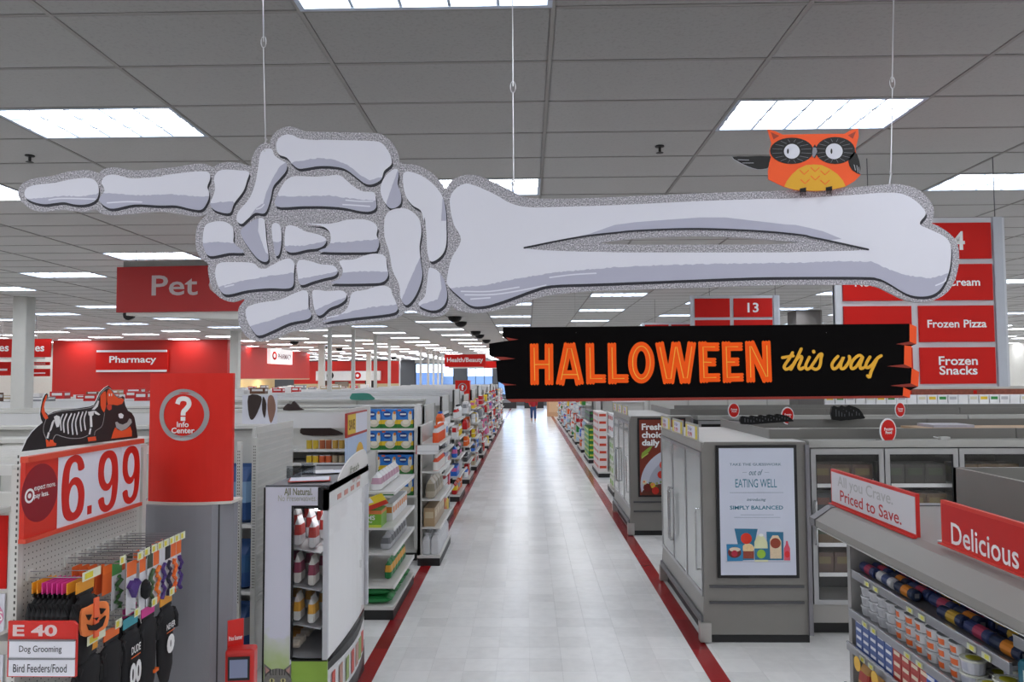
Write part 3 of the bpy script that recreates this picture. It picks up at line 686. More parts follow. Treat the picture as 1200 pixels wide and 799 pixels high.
for k, Y in enumerate((23.4, 26.6, 30.5, 33.6, 43.5, 46.8, 49.5, 52, 54.5)):
    tag(MB().box(-6.32, Y, 1.9, -6.2, Y+.12, ZC, PW).build('power_pole'), 'slim white power pole rising from the shelves to the ceiling, %s from the left' % ordn(k+1), 'pole', 'power poles')

# ================================================================= pharmacy, cafe and other far departments
tag(MB().box(-21.3, 33, 1.95, -13.4, 33.3, ZC+.05, WRED).box(-21.3, 33.02, 0, -13.4, 33.3, 1.95, M('dcd9d3', .6)).build('wall_pharmacy'), 'red upper wall of the pharmacy with a sign on it', kind='structure')
fr = fr_yn(0, 32.95, 0)
pf = fr.empty('pharmacy_sign', 'red wall sign reading Pharmacy between two white bars', 'sign')
a, b = fr.uv(113, 436), fr.uv(198, 410)
MB().poly([rect(a[0], a[1], b[0], b[1])], 0, .06, SIGNRED).build('sign_panel', pf)
for v in ((a[1], a[1]+.09), (b[1]-.09, b[1])): MB().poly([rect(a[0]+.05, v[0], b[0]-.05, v[1])], .06, .12, WHITE).build('white_bar', pf)
a, b = fr.uv(129, 427.5), fr.uv(184, 417); txt('Pharmacy', a[0], a[1], b[0], b[1], .07, TXW, pf)
tag(MB().box(-15.2, 35.5, 2.72, -15, 51, ZC+.05, WRED).box(-17.6, 35.5, 0, -17.4, 51, 2.72, BEIGE).box(-17.4, 35.5, 2.66, -15, 51, 2.72, M('c9b99a', .6)).build('wall_pharmacy_side'), 'red and beige side wall of the pharmacy counter', kind='structure')
fr = fr_xp(-14.95, 0, 0); e = fr.empty('pharmacy_light_box', 'lit white box sign on the red side wall reading Pharmacy', 'sign')
a, b = fr.uv(313, 426), fr.uv(339, 409.5)
MB().poly([rect(a[0], a[1], b[0], b[1])], 0, .2, M('f0ecee', .4, emit=.5)).build('sign_box', e)
u0 = a[0]; du = b[0]-a[0]; v0, dv = a[1], b[1]-a[1]
MB().poly([ell(u0+.17*du, v0+.5*dv, .1*du, .26*dv), ell(u0+.17*du, v0+.5*dv, .05*du, .13*dv)], .2, .21, RED).build('emblem', e)
txt('PHARMACY', u0+.32*du, v0+.3*dv, u0+.94*du, v0+.65*dv, .21, M('8d6a74', .5), e)
for k, x in enumerate((300, 320, 345)):   # wall washers above the pharmacy wall
    p = atx(x, 405, -14.2); e = empty('wall_washer', (p.x, p.y, ZC-.02), 'small spotlight on the ceiling washing the red pharmacy wall, %s of three' % ordn(k+1), 'spotlight')
    MB().lathe([(.12, 0), (.12, -.03), (.06, -.035)], DKICK, 10).build('housing', e)
    ld = bpy.data.lights.new('bulb', 'SPOT'); ld.energy = 260; ld.spot_size = 1.6; ld.color = (1, .9, .78); lo = bpy.data.objects.new('bulb', ld); C.objects.link(lo); lo.location = (0, 0, -.06); lo.rotation_euler = (0, -.5, 0); lo.parent = e
for k in range(4):
    ld = bpy.data.lights.new('counter_downlight', 'POINT'); ld.energy = 60; ld.color = (1, .86, .66); ld.shadow_soft_size = .1
    lo = bpy.data.objects.new('counter_downlight', ld); C.objects.link(lo); lo.location = (-16.3, 37+3.6*k, 2.5)
# far red band with the cafe sign
fr = fr_yn(0, 58, 0); p0, p1 = aty(367, 447, 58), aty(467, 423, 58)
tag(MB().box(p0.x-1.5, 58, 2.3, p1.x, 58.3, p1.z, WRED).box(p0.x-1.5, 58, 0, p1.x, 58.2, 2.3, BEIGE).build('wall_cafe'), 'red band wall above the cafe at the far left', kind='structure')
fr = fr_yn(0, 57.5, 0); e = fr.empty('cafe_sign', 'long white sign panel with a black round emblem and a red round emblem', 'sign')
a, b = fr.uv(370, 446), fr.uv(445, 434.5); MB().poly([rect(a[0], a[1], b[0], b[1])], -.49, 0, WHITE).build('sign_panel', e)
for px, m in ((387, BLACK), (419, RED)):
    c = fr.uv(px, 440); MB().poly([ell(c[0], c[1], .27, .27)], 0, .02, m).poly([ell(c[0], c[1], .12, .12)], .02, .03, WHITE).build('emblem', e)
for k, (x0, x1, y0, y1, m, lb) in enumerate(((372, 383, 446, 452, '5a3d2a', 'brown menu board'), (388, 404, 447, 453, '8a8076', 'grey menu board'), (424, 437, 446, 456, '101014', 'black screen'))):
    fr2 = fr_yn(0, 56.8-.01*k, 0); a, b = fr2.uv(x0, y1), fr2.uv(x1, y0); tag(MB().box(a[0], 57.9, a[1], b[0], 57.999, b[1], M(m, .5, var=.3, scale=2)).build('menu_board'), 'distant %s under the white cafe sign' % lb, 'board')

# ================================================================= shelving
SHM = M('cfcecb', .45); LIPM = M('e6e5e3', .4)
def gondola(x0, x1, y0, y1, h, zs, lab, near_only=True, header=0, name='white_gondola'):
    e = empty(name, ((x0+x1)/2, (y0+y1)/2, 0), lab, 'shelving', None); X = (x1-x0)/2; Y = (y1-y0)/2
    MB().box(-X, -Y+.02, 0, X, Y-.02, .12, DKICK).build('kick_plate', e)
    MB().box(-X, -Y, .12, X, Y, .16, SHM).build('base_deck', e)
    MB().box(-X, -.03, .16, X, .03, h-.04, GON).build('back_panel', e)
    n = max(1, round(2*X/1.22))
    up = MB().box(-.02, -.045, .16, .02, .045, h, GOND).mesh('upright')
    for q in range(n+1):
        o = bpy.data.objects.new('upright', up); C.objects.link(o); o.parent = e; o.location = (-X+.02+(2*X-.04)*q/n, 0, 0)
    for z in zs:
        MB().box(-X, -Y+.03, z-.03, X, -.03, z, SHM, yn=LIPM).build('shelf', e)
    MB().box(-X, -.12, h-.03, X, .12, h, GON).build('top_cap', e)
    if header: MB().box(-X, -.2, h-header, X, .2, h, WHITE).build('header_box', e)
    return e
# ---- product kinds, one mesh per kind and colour, front towards local +X
PM = {}
def pc(c): return M(c, .38, var=.02)
def item(kind, c1, c2='f2f2f2', s=(.1, .1, .2)):
    key = (kind, c1, c2, s)
    if key in PM: return PM[key]
    b = MB(); d, wd, h = s; m1, m2 = pc(c1), pc(c2)
    if kind == 'box':
        b.box(-d/2, -wd/2, 0, d/2, wd/2, h, m1)
        for sx in (1, -1): b.box(sx*d/2-.001, -wd*.36, h*.45, sx*d/2+.001, wd*.36, h*.8, m2)
        b.box(-d*.38, -wd/2-.001, h*.45, d*.38, wd/2+.001, h*.8, m2)
    elif kind == 'bottle':
        b.lathe([(wd*.46, 0), (wd*.5, .02*h), (wd*.5, .6*h), (wd*.42, .72*h), (wd*.2, .82*h), (wd*.2, .86*h), (wd*.26, .86*h), (wd*.26, h), (wd*.05, h)], m1, 10, ms=[m1, m2 if c2 != 'f2f2f2' else m1, m1, m1, m1, m2, m2, m2])
    elif kind == 'can':
        b.lathe([(wd*.46, 0), (wd*.5, .04*h), (wd*.5, .94*h), (wd*.46, h), (wd*.4, h)], m1, 12, ms=[m2, m1, m2, m2])
    elif kind == 'bag':
        rings = []
        for q, (k, t) in enumerate(((.9, .5), (1, .95), (.98, 1), (.94, .8), (.9, .25), (.92, .03), (.92, .02))):
            z = h*(0, .06, .35, .7, .88, .94, 1)[q]; rings.append([(d/2*t*cx, wd/2*k*cyy, z) for cx, cyy in ((-1, -.8), (-.6, -1), (.6, -1), (1, -.8), (1, .8), (.6, 1), (-.6, 1), (-1, .8))])
        b.loft(rings, m1, ms=[m1, m1, m2, m1, m1, m1])
    elif kind == 'pack':       # soft wrapped multipack with bulging rows
        n = 3
        for q in range(n):
            y = -wd/2+wd*(q+.5)/n
            b.loft([[(-d/2, y+wd/n*.5*math.cos(a)*.98, h*.5+h*.5*math.sin(a)) for a in [2*PI*j/8 for j in range(8)]], [(d/2, y+wd/n*.5*math.cos(a)*.98, h*.5+h*.5*math.sin(a)) for a in [2*PI*j/8 for j in range(8)]]], m1)
        b.box(-d/2-.002, -wd*.35, h*.3, d/2+.002, wd*.35, h*.7, m2)
    elif kind == 'flatbag':    # pillow bag lying down
        rings = []
        for t, k in ((-1, .3), (-.85, .8), (-.3, 1), (.3, 1), (.85, .8), (1, .3)):
            rings.append([(d/2*(.9 if abs(t) > .9 else 1)*math.cos(a), wd/2*t, h*.5+h*.5*k*math.sin(a)) for a in [2*PI*j/8 for j in range(8)]][::-1])
        b.loft(rings, m1, ms=[m1, m1, m2, m1, m1])
    elif kind == 'jug':
        b.loft([[(x*d/2*k, y*wd/2*k, z*h) for x, y in ((-1, -.8), (-.8, -1), (.8, -1), (1, -.8), (1, .8), (.8, 1), (-.8, 1), (-1, .8))] for k, z in ((.95, 0), (1, .04), (1, .62), (.6, .84), (.3, .88))], m1, ms=[m1, m1, m1, m1])
        b.lathe([(wd*.2, h*.86), (wd*.2, h), (.001, h)], m2, 8)
    me = b.mesh(kind); PM[key] = me
    if kind in ('bottle', 'can', 'jug'): me.polygons.foreach_set('use_smooth', [False]*len(me.polygons))
    return me
NMS = {'box': 'carton', 'bottle': 'bottle', 'can': 'can', 'bag': 'bag', 'pack': 'multipack', 'flatbag': 'pouch', 'jug': 'jug'}
FAR = None
def put(me, kind, loc, rz, lab, grp, nm=None):
    if FAR is not None:
        k = len(FAR.v); c, s = math.cos(rz), math.sin(rz)
        FAR.v += [(loc[0]+c*v.co.x-s*v.co.y, loc[1]+s*v.co.x+c*v.co.y, loc[2]+v.co.z) for v in me.vertices]
        mi = [FAR.mi(m) for m in me.materials]
        for p in me.polygons: FAR.f.append(tuple(k+q for q in p.vertices)); FAR.i.append(mi[p.material_index])
        return None
    o = bpy.data.objects.new(nm or NMS[kind], me); C.objects.link(o); o.location = loc; o.rotation_euler = (0, 0, rz)
    o['label'] = lab; o['category'] = nm.replace('_', ' ') if nm else NMS[kind]; o['group'] = grp; return o
CN = {'e9e9ea': 'white', 'c4181c': 'red', 'e8641c': 'orange', '2f6fd0': 'blue', '2c8a3c': 'green', 'e6c326': 'yellow', '3a3a40': 'black', '8f9096': 'grey', '7fb6e0': 'light blue', '9aca3c': 'lime green', 'd86aa0': 'pink', '6b4630': 'brown', 'b9a98c': 'tan', '1f3f8f': 'dark blue', '5d3f8d': 'purple', '1d6f74': 'teal', 'bcd8ec': 'pale blue'}
def spots(a, b, wd, step):
    out = []; y = a+wd/2
    while y+wd/2 <= b: out.append(y); y += step
    return out
def name_spot(lab, i, n, t, st, k):
    s = lab
    if n > 1: s += ', %s along' % ordn(i+1)
    if st > 1: s += ', ' + (['bottom', 'top'] if st == 2 else ['bottom', 'middle', 'top'] if st == 3 else ['bottom', 'second', 'third', 'top'])[t]
    if k: s += ', behind'
    return s
def row(side, X, y0, y1, z, kind, c1, c2, s, lab, rz=None, depth=1, stack=1, step=None, jit=.002):
    """products side by side along Y with their fronts towards the aisle"""
    me = item(kind, c1, c2, s); d, wd, h = s; sg = 1 if side == 'L' else -1
    Y_ = spots(y0+.005, y1, wd, step or wd+.008)
    for i, y in enumerate(Y_):
        for k in range(depth):
            for t in range(stack):
                put(me, kind, (X-sg*(d/2+k*(d+.006)), y, z+t*(h+.002)+.0005), (0 if side == 'L' else PI), name_spot(lab, i, len(Y_), t, stack, k), lab)
def rowx(Yf, x0, x1, z, kind, c1, c2, s, lab, stack=1, step=None, depth=1, nm=None):
    """products side by side along X with their fronts towards the camera"""
    me = item(kind, c1, c2, s); d, wd, h = s
    X_ = spots(x0+.003, x1, wd, step or wd+.006)
    for i, x in enumerate(X_):
        for k in range(depth):
            for t in range(stack): put(me, kind, (x, Yf+d/2+k*(d+.006), z+t*(h+.002)+.0005), -PI/2, name_spot(lab, i, len(X_), t, stack, k), lab, nm)

def endcap(side, y0, y1, xb, xf, zs, h, lab, panel=True):
    """aisle-facing end display; xb back, xf front"""
    sg = 1 if side == 'L' else -1
    e = empty('end_display_rack', ((xb+xf)/2, (y0+y1)/2, 0), lab, 'shelving'); D = abs(xf-xb)/2; Y = (y1-y0)/2
    MB().box(-D, -Y, 0, D, Y, .11, DKICK).build('kick_plate', e); MB().box(-D-.005, -Y-.005, .11, D+.005, Y+.005, .15, SHM).build('base_deck', e)
    bx = -sg*D
    if panel: MB().box(min(bx, bx+sg*.04), -Y, .15, max(bx, bx+sg*.04), Y, h, GON).build('back_panel', e)
    for yy in (-Y, Y-.035):
        MB().box(min(bx, bx+sg*.06), yy, .15, max(bx, bx+sg*.06), yy+.035, h, GOND).build('upright', e)
    for z in zs:
        s_ = MB().box(-D+.0, -Y+.005, z-.025, D, Y-.005, z, SHM).build('shelf', e)
        xx = sg*D; MB().box(min(xx, xx+sg*.012), -Y+.01, z-.035, max(xx, xx+sg*.012), Y-.01, z+.004, LIPM).build('price_rail', s_)
    return e

# ================================================================= left side, from the front
# -- pegboard unit
PGX = -2.1
pg = empty('pegboard_rack', (PGX, 3.5, 0), 'white pegboard rack hung with black and orange pet costumes', 'shelving')
MB().box(-.05, -.38, .16, -.02, .56, 2.30, M('c4c3be', .5)).build('peg_panel', pg)
MB().box(-.09, -.41, 0, .26, .56, .12, DKICK).build('kick_plate', pg); MB().box(-.09, -.41, .12, .28, .56, .16, SHM).build('base_deck', pg)
MB().box(-.055, -.41, 0, -.02, -.38, 2.33, GON).build('upright', pg); MB().box(-.08, .56, .16, -.005, .6, 2.33, GON).build('upright', pg)
MB().box(-.058, -.408, 2.331, -.002, .598, 2.345, GON).build('top_cap', pg)
hl = MB()
for i in range(36):
    for j in range(34):
        y, z = -.368+i*.0254, 1.28+j*.0254; r = .0028
        hl.face([(-.0195, y-r, z-r), (-.0195, y+r, z-r), (-.0195, y+r, z+r), (-.0195, y-r, z+r)], M('3c3b38', .7))
tag(hl.build('peg_hole', pg), kind='stuff')
sl = MB()
for j in range(60): sl.box(-.032, -.4115, .9+j*.025, -.026, -.41, .912+j*.025, M('4c4b48', .7))
tag(sl.build('slot_row', pg), kind='stuff')
# -- E 40 flag sign
F4 = fr_yn(0, 2.92, 0); e4 = F4.empty('aisle_flag_sign', 'small red and white rack sign reading E 40 Dog Grooming, Bird Feeders/Food', 'sign')
a, b = F4.uv(8, 793), F4.uv(90, 728); w4, h4 = b[0]-a[0], b[1]-a[1]; u, v = a
MB().poly([[(u, v), (u+w4, v), (u+w4, v+h4*.93), (u+w4*.95, v+h4), (u, v+h4)]], -.012, 0, M('d5271f', .4)).build('sign_plate', e4)
txt('E 40', u+w4*.07, v+h4*.73, u+w4*.72, v+h4*.94, .001, M('e3c9c9', .5), e4, bold=.03)
for k, t in enumerate(('Dog Grooming', 'Bird Feeders/Food')):
    v0 = v+h4*(.35 if k == 0 else .02); s_ = MB().box(u+w4*.03, v0, 0, u+w4*.99, v0+h4*.30, .004, M('e6e6f0', .4)).build('label_strip', e4)
    txt(t, u+w4*(.18 if k == 0 else .10), v0+h4*.07, u+w4*(.80 if k == 0 else .88), v0+h4*.22, .005, TXK, s_, bold=.004)
    MB().box(u+w4*.03, v0+h4*.30, 0, u+w4*.99, v0+h4*.33, .008, M('8a8a90', .3, .5)).build('channel', e4)
MB().box(-2.15, v+.08, -.168, -2.12, v+.13, -.012, GOND).box(-2.12, v+.08, -.02, u+.05, v+.13, -.012, GOND).build('bracket', e4)
# -- price sign 6.99
PF = fr_xp(-2.075, 0, 0); CR.update({'P': (20, 510, 6.147), 'D2': None}); CR['T'] = (20, 445, 8.0)
ps = PF.empty('price_sign', 'large red and white price sign reading 6.99 on top of the pegboard rack', 'sign')
A_, B_ = PF.uv(27.5, 632), PF.uv(165, 516.5); u0, v0, u1, v1 = A_[0], 2.035, B_[0], 2.38
MB().poly([rect(u0, v0, u1, v1)], -.02, 0, M('d6301f', .4, var=.02)).build('sign_plate', ps)
MB().box(u0-.004, v1-.02, -.02, u1+.01, v1+.004, .014, M('d94a32', .4)).build('top_rail', ps); MB().box(u0-.004, v0-.006, -.02, u1+.004, v0+.012, .012, M('d94a32', .4)).build('bottom_rail', ps)
us = PF.uv(20+288/6.147, 600)[0]; ue = PF.uv(20+742/6.147, 600)[0]
MB().poly([rect(us, v0+.012, ue-.001, v1-.02)], 0, .001, PRINTW).build('price_card', ps); MB().poly([rect(ue+.001, v0+.012, u1, v1-.02)], 0, .001, PRINTW).build('price_card', ps)
DG = M('cf1f14', .4, var=.01)
def pbox(x0, x1, xm, yt, yb):
    return PF.uv(20+x0/6.147, 570)[0], PF.uv(20+xm/6.147, 510+yb/6.147)[1], PF.uv(20+x1/6.147, 570)[0], PF.uv(20+xm/6.147, 510+yt/6.147)[1]
def digit6(u0, v0, u1, v1, flip, nm='digit'):
    """a grotesque 6 as an outline; flip turns it into a 9"""
    O1 = [(.50, 0), (.26, .03), (.08, .14), (0, .36), (0, .58), (.06, .80), (.2, .94), (.44, 1.0), (.66, 1.0), (.86, .93), (.97, .78), (.72, .75), (.66, .86), (.54, .9), (.42, .88), (.32, .78), (.29, .60), (.30, .575), (.42, .64), (.6, .66), (.80, .61), (.96, .48), (1.0, .32), (.94, .13), (.76, .03)]
    I1 = ell(.63-.0, .33, .0, .0)
    hole_ = ell(.52, .335, .21, .215, 20)
    T_ = (lambda p: (u0+(1-p[0] if flip else p[0])*(u1-u0), v0+(1-p[1] if flip else p[1])*(v1-v0)))
    MB().poly([[T_(p) for p in crom(O1, 3)], [T_(p) for p in hole_]], .001, .003, DG).build(nm, ps)
digit6(*pbox(320, 483, 395, 148, 615), False); digit6(*pbox(580, 722, 650, 110, 545), True); digit6(*pbox(755, 877, 815, 78, 488), True)
q = pbox(508, 537, 522, 505, 565); MB().poly([rect(*q)], .001, .003, DG).build('decimal_point', ps)
c = PF.uv(20+165/6.147, 510+412/6.147); eu = PF.uv(20+283/6.147, 580)[0]; rr = .150
MB().poly([[(min(x, us-.001), max(v0+.014, min(v1-.022, y))) for x, y in ell(c[0], c[1], .118, .122, 40)]], 0, .001, M('8e1322', .4, var=.01)).build('dark_disc', ps)
c = PF.uv(20+88/6.147, 510+436/6.147)
MB().poly([ell(c[0], c[1], .030, .030), ell(c[0], c[1], .0205, .0205)], .001, .002, TXW).poly([ell(c[0], c[1], .0105, .0105)], .001, .002, TXW).build('emblem', ps)
a, b = PF.uv(20+120/6.147, 510+412/6.147), PF.uv(20+275/6.147, 510+372/6.147); txt('expect more.', a[0], a[1], b[0], a[1]+.026, .002, TXW, ps, bold=.012); txt('pay less.', a[0], a[1]-.032, a[0]+(b[0]-a[0])*.68, a[1]-.004, .002, TXW, ps, bold=.012)
# dachshund topper
tp = PF.empty('skeleton_dog_topper', 'black cut-out topper with a skeleton-costumed dachshund above the price sign', 'cut-out')
def TT(s): return PF.P(CR['T'], s)
MB().poly([TT('42,672 55,640 90,560 140,490 190,440 240,400 225,370 215,320 222,260 240,180 262,135 280,125 292,140 288,160 262,200 252,250 262,300 290,325 340,300 420,282 560,268 680,250 720,235 745,190 775,120 820,75 855,55 880,75 905,120 935,152 970,160 990,152 1008,165 1005,195 1015,240 1040,290 1075,310 1100,350 1115,430 1130,530 1128,545')], -.004, 0, OBK, WHITE).build('plate', tp)
LG = M('a9a9a9', .5); OR2 = M('ee5320', .45, var=.01); W2 = M('ececec', .5, var=.01)
MB().poly([TT('810,112 830,108 835,170 830,260 815,305 795,280 782,240 780,150')], 0, .001, OR2).build('ear', tp)
MB().poly([TT('840,130 850,95 870,85 890,110 915,150 950,172 990,175 1000,190 985,225 940,240 900,232 888,235 850,230 842,190')], 0, .001, OR2).build('head_print', tp)
MB().poly([TT('838,245 850,228 885,240 885,275 862,288 845,272')], 0, .001, M('d8402a', .5)).build('tongue_print', tp)
MB().poly([TT('858,130 866,128 868,152 860,155')], .001, .0015, W2).poly([TT('880,130 888,128 888,150 881,154')], .001, .0015, W2).build('eye_print', tp)
MB().poly([TT('268,150 278,140 275,175 258,215 250,260 262,310 285,340 290,360 265,372 245,345 228,300 238,220')], 0, .001, OR2).build('tail', tp)
o = MB()
for s in ('285,330 340,312 420,292 560,278 690,258 735,230 760,180 790,120 850,75 890,100 925,150 980,172', '820,310 810,380 790,440 735,480 725,520', '665,520 600,545 500,548 420,530 365,515 335,560', '275,360 250,430 248,490 275,560'): o.ribbon(crom(TT(s), 4, False), .0028, 0, .0006, LG)
o.build('outline_print', tp)
for k, s in enumerate(('430,325 408,380 412,470', '465,322 435,400 440,488', '508,320 475,400 480,500', '540,322 515,410 522,508', '578,308 548,400 562,508', '615,305 592,380 602,476', '648,300 628,370 640,465')):
    P3 = TT(s); MB().ribbon(crom(P3, 4, False), .0085-.0015*(k == 0), 0, .001, W2).build('rib_print', tp)
for s in ('345,345 370,332 400,345 402,400 390,440 370,445 355,400', '350,380 320,470 300,490 325,400 340,375', '290,490 305,495 290,550 275,545', '665,300 720,290 715,330 690,345 670,330', '720,290 740,295 778,325 765,332 730,318', '680,340 700,340 705,440 685,445', '682,455 696,455 685,512 670,510', '755,195 768,200 755,250 725,280 700,280 735,240'):
    MB().poly([TT(s)], 0, .001, W2).build('bone_print', tp)
for s in ('268,560 290,565 300,590 310,560 335,565 345,588 368,595 362,618 275,628', '660,540 735,530 742,568 668,578'): MB().poly([TT(s)], 0, .001, OR2).build('paw_print', tp)
MB().poly([TT('882,552 900,490 920,445 945,470 985,478 1020,465 1060,435 1075,480 1075,530')], 0, .001, OR2).build('orange_bib', tp)
MB().poly([TT('918,400 935,392 955,410 990,420 1030,400 1050,362 1068,370 1074,400 1050,430 1020,460 975,478 930,450')], .001, .0015, LG).build('bib_collar', tp)
MB().poly([TT('950,320 975,312 998,330 990,360 965,362 952,345')], 0, .001, W2).build('face_print', tp)

# -- hooks with goods
HK = M('9a9a9e', .3, .8); TAGY = M('dfe3c8', .4)
def hook(y, z, L=.26, tagw=.045, lab=None):
    h = MB().tube([(PGX-.02, y, z), (PGX+L, y, z)], .0028, HK).tube([(PGX-.02, y, z+.025), (PGX+L, y, z+.03)], .002, HK).box(PGX-.02, y-.018, z-.012, PGX-.012, y+.018, z+.035, M('d0d0cc', .4)).build('peg_hook', pg, (-PGX, -3.5, 0))
    t = MB().box(PGX+L, y-tagw/2, z-.002, PGX+L+.003, y+tagw/2, z+.035, TAGY).box(PGX+L+.003, y-tagw*.4, z+.004, PGX+L+.0035, y+tagw*.05, z+.028, M('e0d23c', .4)).build('price_tag', h)
def card(x, y, z, wd, h, m1, m2, lab, grp, toy=None, body='package'):
    """a small carded product hanging from a hook"""
    o = MB().box(-.001, -wd/2, -h, .001, wd/2, 0, m1).box(.001, -wd/2, -h*.28, .0016, wd/2, 0, m2).build(body, None, (x, y, z)); tag(o, lab, 'pet toy' if toy else 'package', grp)
    if toy:
        tm, k = toy
        random.seed(int((x*91+y*77+z*13)*100))
        if k == 'rope':
            pts = [(.012, wd*.3*math.sin(q*1.9+y*9), -h*.32-q*h*.085) for q in range(9)]; MB().tube(pts, .010, tm, 7).build('toy', o)
        elif k == 'bat':
            MB().poly([[(-.05, .01), (-.02, .035), (-.012, .02), (0, .03), (.012, .02), (.02, .035), (.05, .01), (.03, -.005), (.0, -.05), (-.03, -.005)]], 0, .02, tm).build('toy', o)
            t = o.children[0]; t.rotation_euler = (PI/2, 0, PI/2); t.location = (.004, 0, -h*.5)
        else: MB().lathe([(.004, -.05), (.022, -.035), (.028, 0), (.02, .03), (.004, .045)], tm, 8, ry=.8).build('toy', o); o.children[0].location = (.018, 0, -h*.6)
    return o
OR3, PK, YO, PUR, WC = M('f2702a', .4), M('e0409a', .4), M('eda128', .4), M('4c2f7c', .5), M('dcdce2', .4)
BKF = M('121216', .75, var=.2, scale=40)
def costume(x, y, z, hm, lab, grp, L=.30, extra=None, wk=1.0):
    """black knitted pet costume on a printed hanger"""
    e = empty('pet_costume', (x, y, z), lab, 'pet costume', grp)
    MB().box(-.002, -.062, -.045, .002, .062, 0, hm).box(-.003, -.055, -.062, .003, .055, -.045, M('101014', .5)).build('hanger_card', e)
    MB().tube([(0, -.055, -.055), (.0, -.03, -.075), (0, 0, -.066), (0, .03, -.075), (0, .055, -.055)], .004, BKF, 5).build('hanger', e)
    rings = []
    for q, (wd, dp, dz) in enumerate(((.03, .012, -.06), (.065, .02, -.085), (.07, .024, -.13), (.055, .022, -.17), (.062, .026, -.22), (.058, .022, -.06-L*.8), (.03, .012, -.06-L))):
        rings.append([(dp*math.cos(2*PI*j/10), wk*wd*math.sin(2*PI*j/10)+.004*math.sin(q*2+y*40), dz) for j in range(10)])
    MB().loft(rings[::-1], BKF).build('garment', e, smooth=True)
    for s in (-1, 1): MB().tube([(0, wk*s*.055, -.09), (.004, wk*s*.078, -.13), (.006, wk*s*.082, -.19)], [.02, .017, .012], BKF, 7).build('sleeve', e)
    if extra: extra(e)
    return e
def pumpkin(e):
    FF = (Vector((.045, -.005, -.085)), Vector((.35, .93, .0)).normalized(), Vector((0, 0, 1)))
    o = MB(); P1 = OR4 = M('f58a4c', .8, var=.08, scale=30)
    for (a, b) in ((-.062, .062),):
        o.poly([crom([(-.062, -.03), (-.058, -.125), (0, -.135), (.06, -.12), (.064, -.03), (.02, -.012), (-.03, -.018)], 3)], -.006, .006, P1)
    o.poly([[(-.010, .012), (.012, .014), (.014, -.15), (-.008, -.152)]], .006, .014, M('f4714a', .8))
    for tri in ([(-.045, -.045), (-.022, -.05), (-.034, -.07)], [(.018, -.035), (.044, -.045), (.024, -.062)], [(-.012, -.068), (.01, -.07), (0, -.082)], [(-.04, -.085), (-.015, -.098), (.01, -.092), (.045, -.075), (.03, -.112), (0, -.122), (-.03, -.112)]): o.poly([tri], .006, .016, OBK)
    me = o.build('pumpkin_face', e); U, V = FF[1], FF[2]; N = U.cross(V)
    me.matrix_local = Matrix(((U.x, V.x, N.x, FF[0].x), (U.y, V.y, N.y, FF[0].y), (U.z, V.z, N.z, FF[0].z), (0, 0, 0, 1)))
hook(3.16, 1.865, .25, .13)
for k in range(8): costume(PGX+.045+k*.022, 3.15-.002*k, 1.862, YO if k in (0, 1, 7) else PK, 'black pet costume on a %s hanger, in the tight row behind the pumpkin one' % ('yellow' if k in (0, 1, 7) else 'pink'), 'black costumes on bright hangers')
costume(PGX+.235, 3.14, 1.862, YO, 'black pet costume with an orange pumpkin face and orange hanger', None, extra=pumpkin)
hook(3.42, 1.86, .24, .0451)
for k in range(5): card(PGX+.03+k*.035, 3.42, 1.852, .075, .13, M('e9692c', .5), OR3, 'orange wrapped treat pack left of the purple bat toy', 'orange treat packs', None)
hook(3.50, 1.86, .28, .05)
card(PGX+.24, 3.50, 1.852, .085, .24, WC, OR3, 'white and orange card holding a purple bat toy', None, (PUR, 'bat'))
card(PGX+.17, 3.50, 1.852, .085, .22, WC, M('58a25a', .5), 'white and green card just behind the purple bat toy', None, (M('3d6b3a', .5), 'rope'))
cl = [(3.58, OR3, (BKF, 'ball'), 'orange topped card with a small black toy'), (3.65, M('3c4a3a', .5), (M('48603c', .5), 'rope'), 'dark card with a green rope toy'), (3.71, OR3, (M('ee7a22', .5), 'rope'), 'white card with an orange rope toy'), (3.77, WC, (PUR, 'rope'), 'white card with a purple and black rope toy'), (3.83, M('222226', .5), (M('2c2240', .5), 'rope'), 'dark card with a dark purple toy'), (3.89, OR3, (OR3, 'rope'), 'narrow card with an orange skeleton-like toy'), (3.95, OR3, (PUR, 'rope'), 'last card by the grey column, with a purple toy')]
for k, (y, m, t, lb) in enumerate(cl):
    hook(y, 1.86, .27, .05)
    card(PGX+.25, y, 1.852, .055, .25, WC, m, lb, None, t)
    card(PGX+.15, y, 1.852, .055, .23, WC, m, 'card hanging just behind the %s' % lb.replace('with a ', 'with ').replace('with an ', 'with '), None, None)
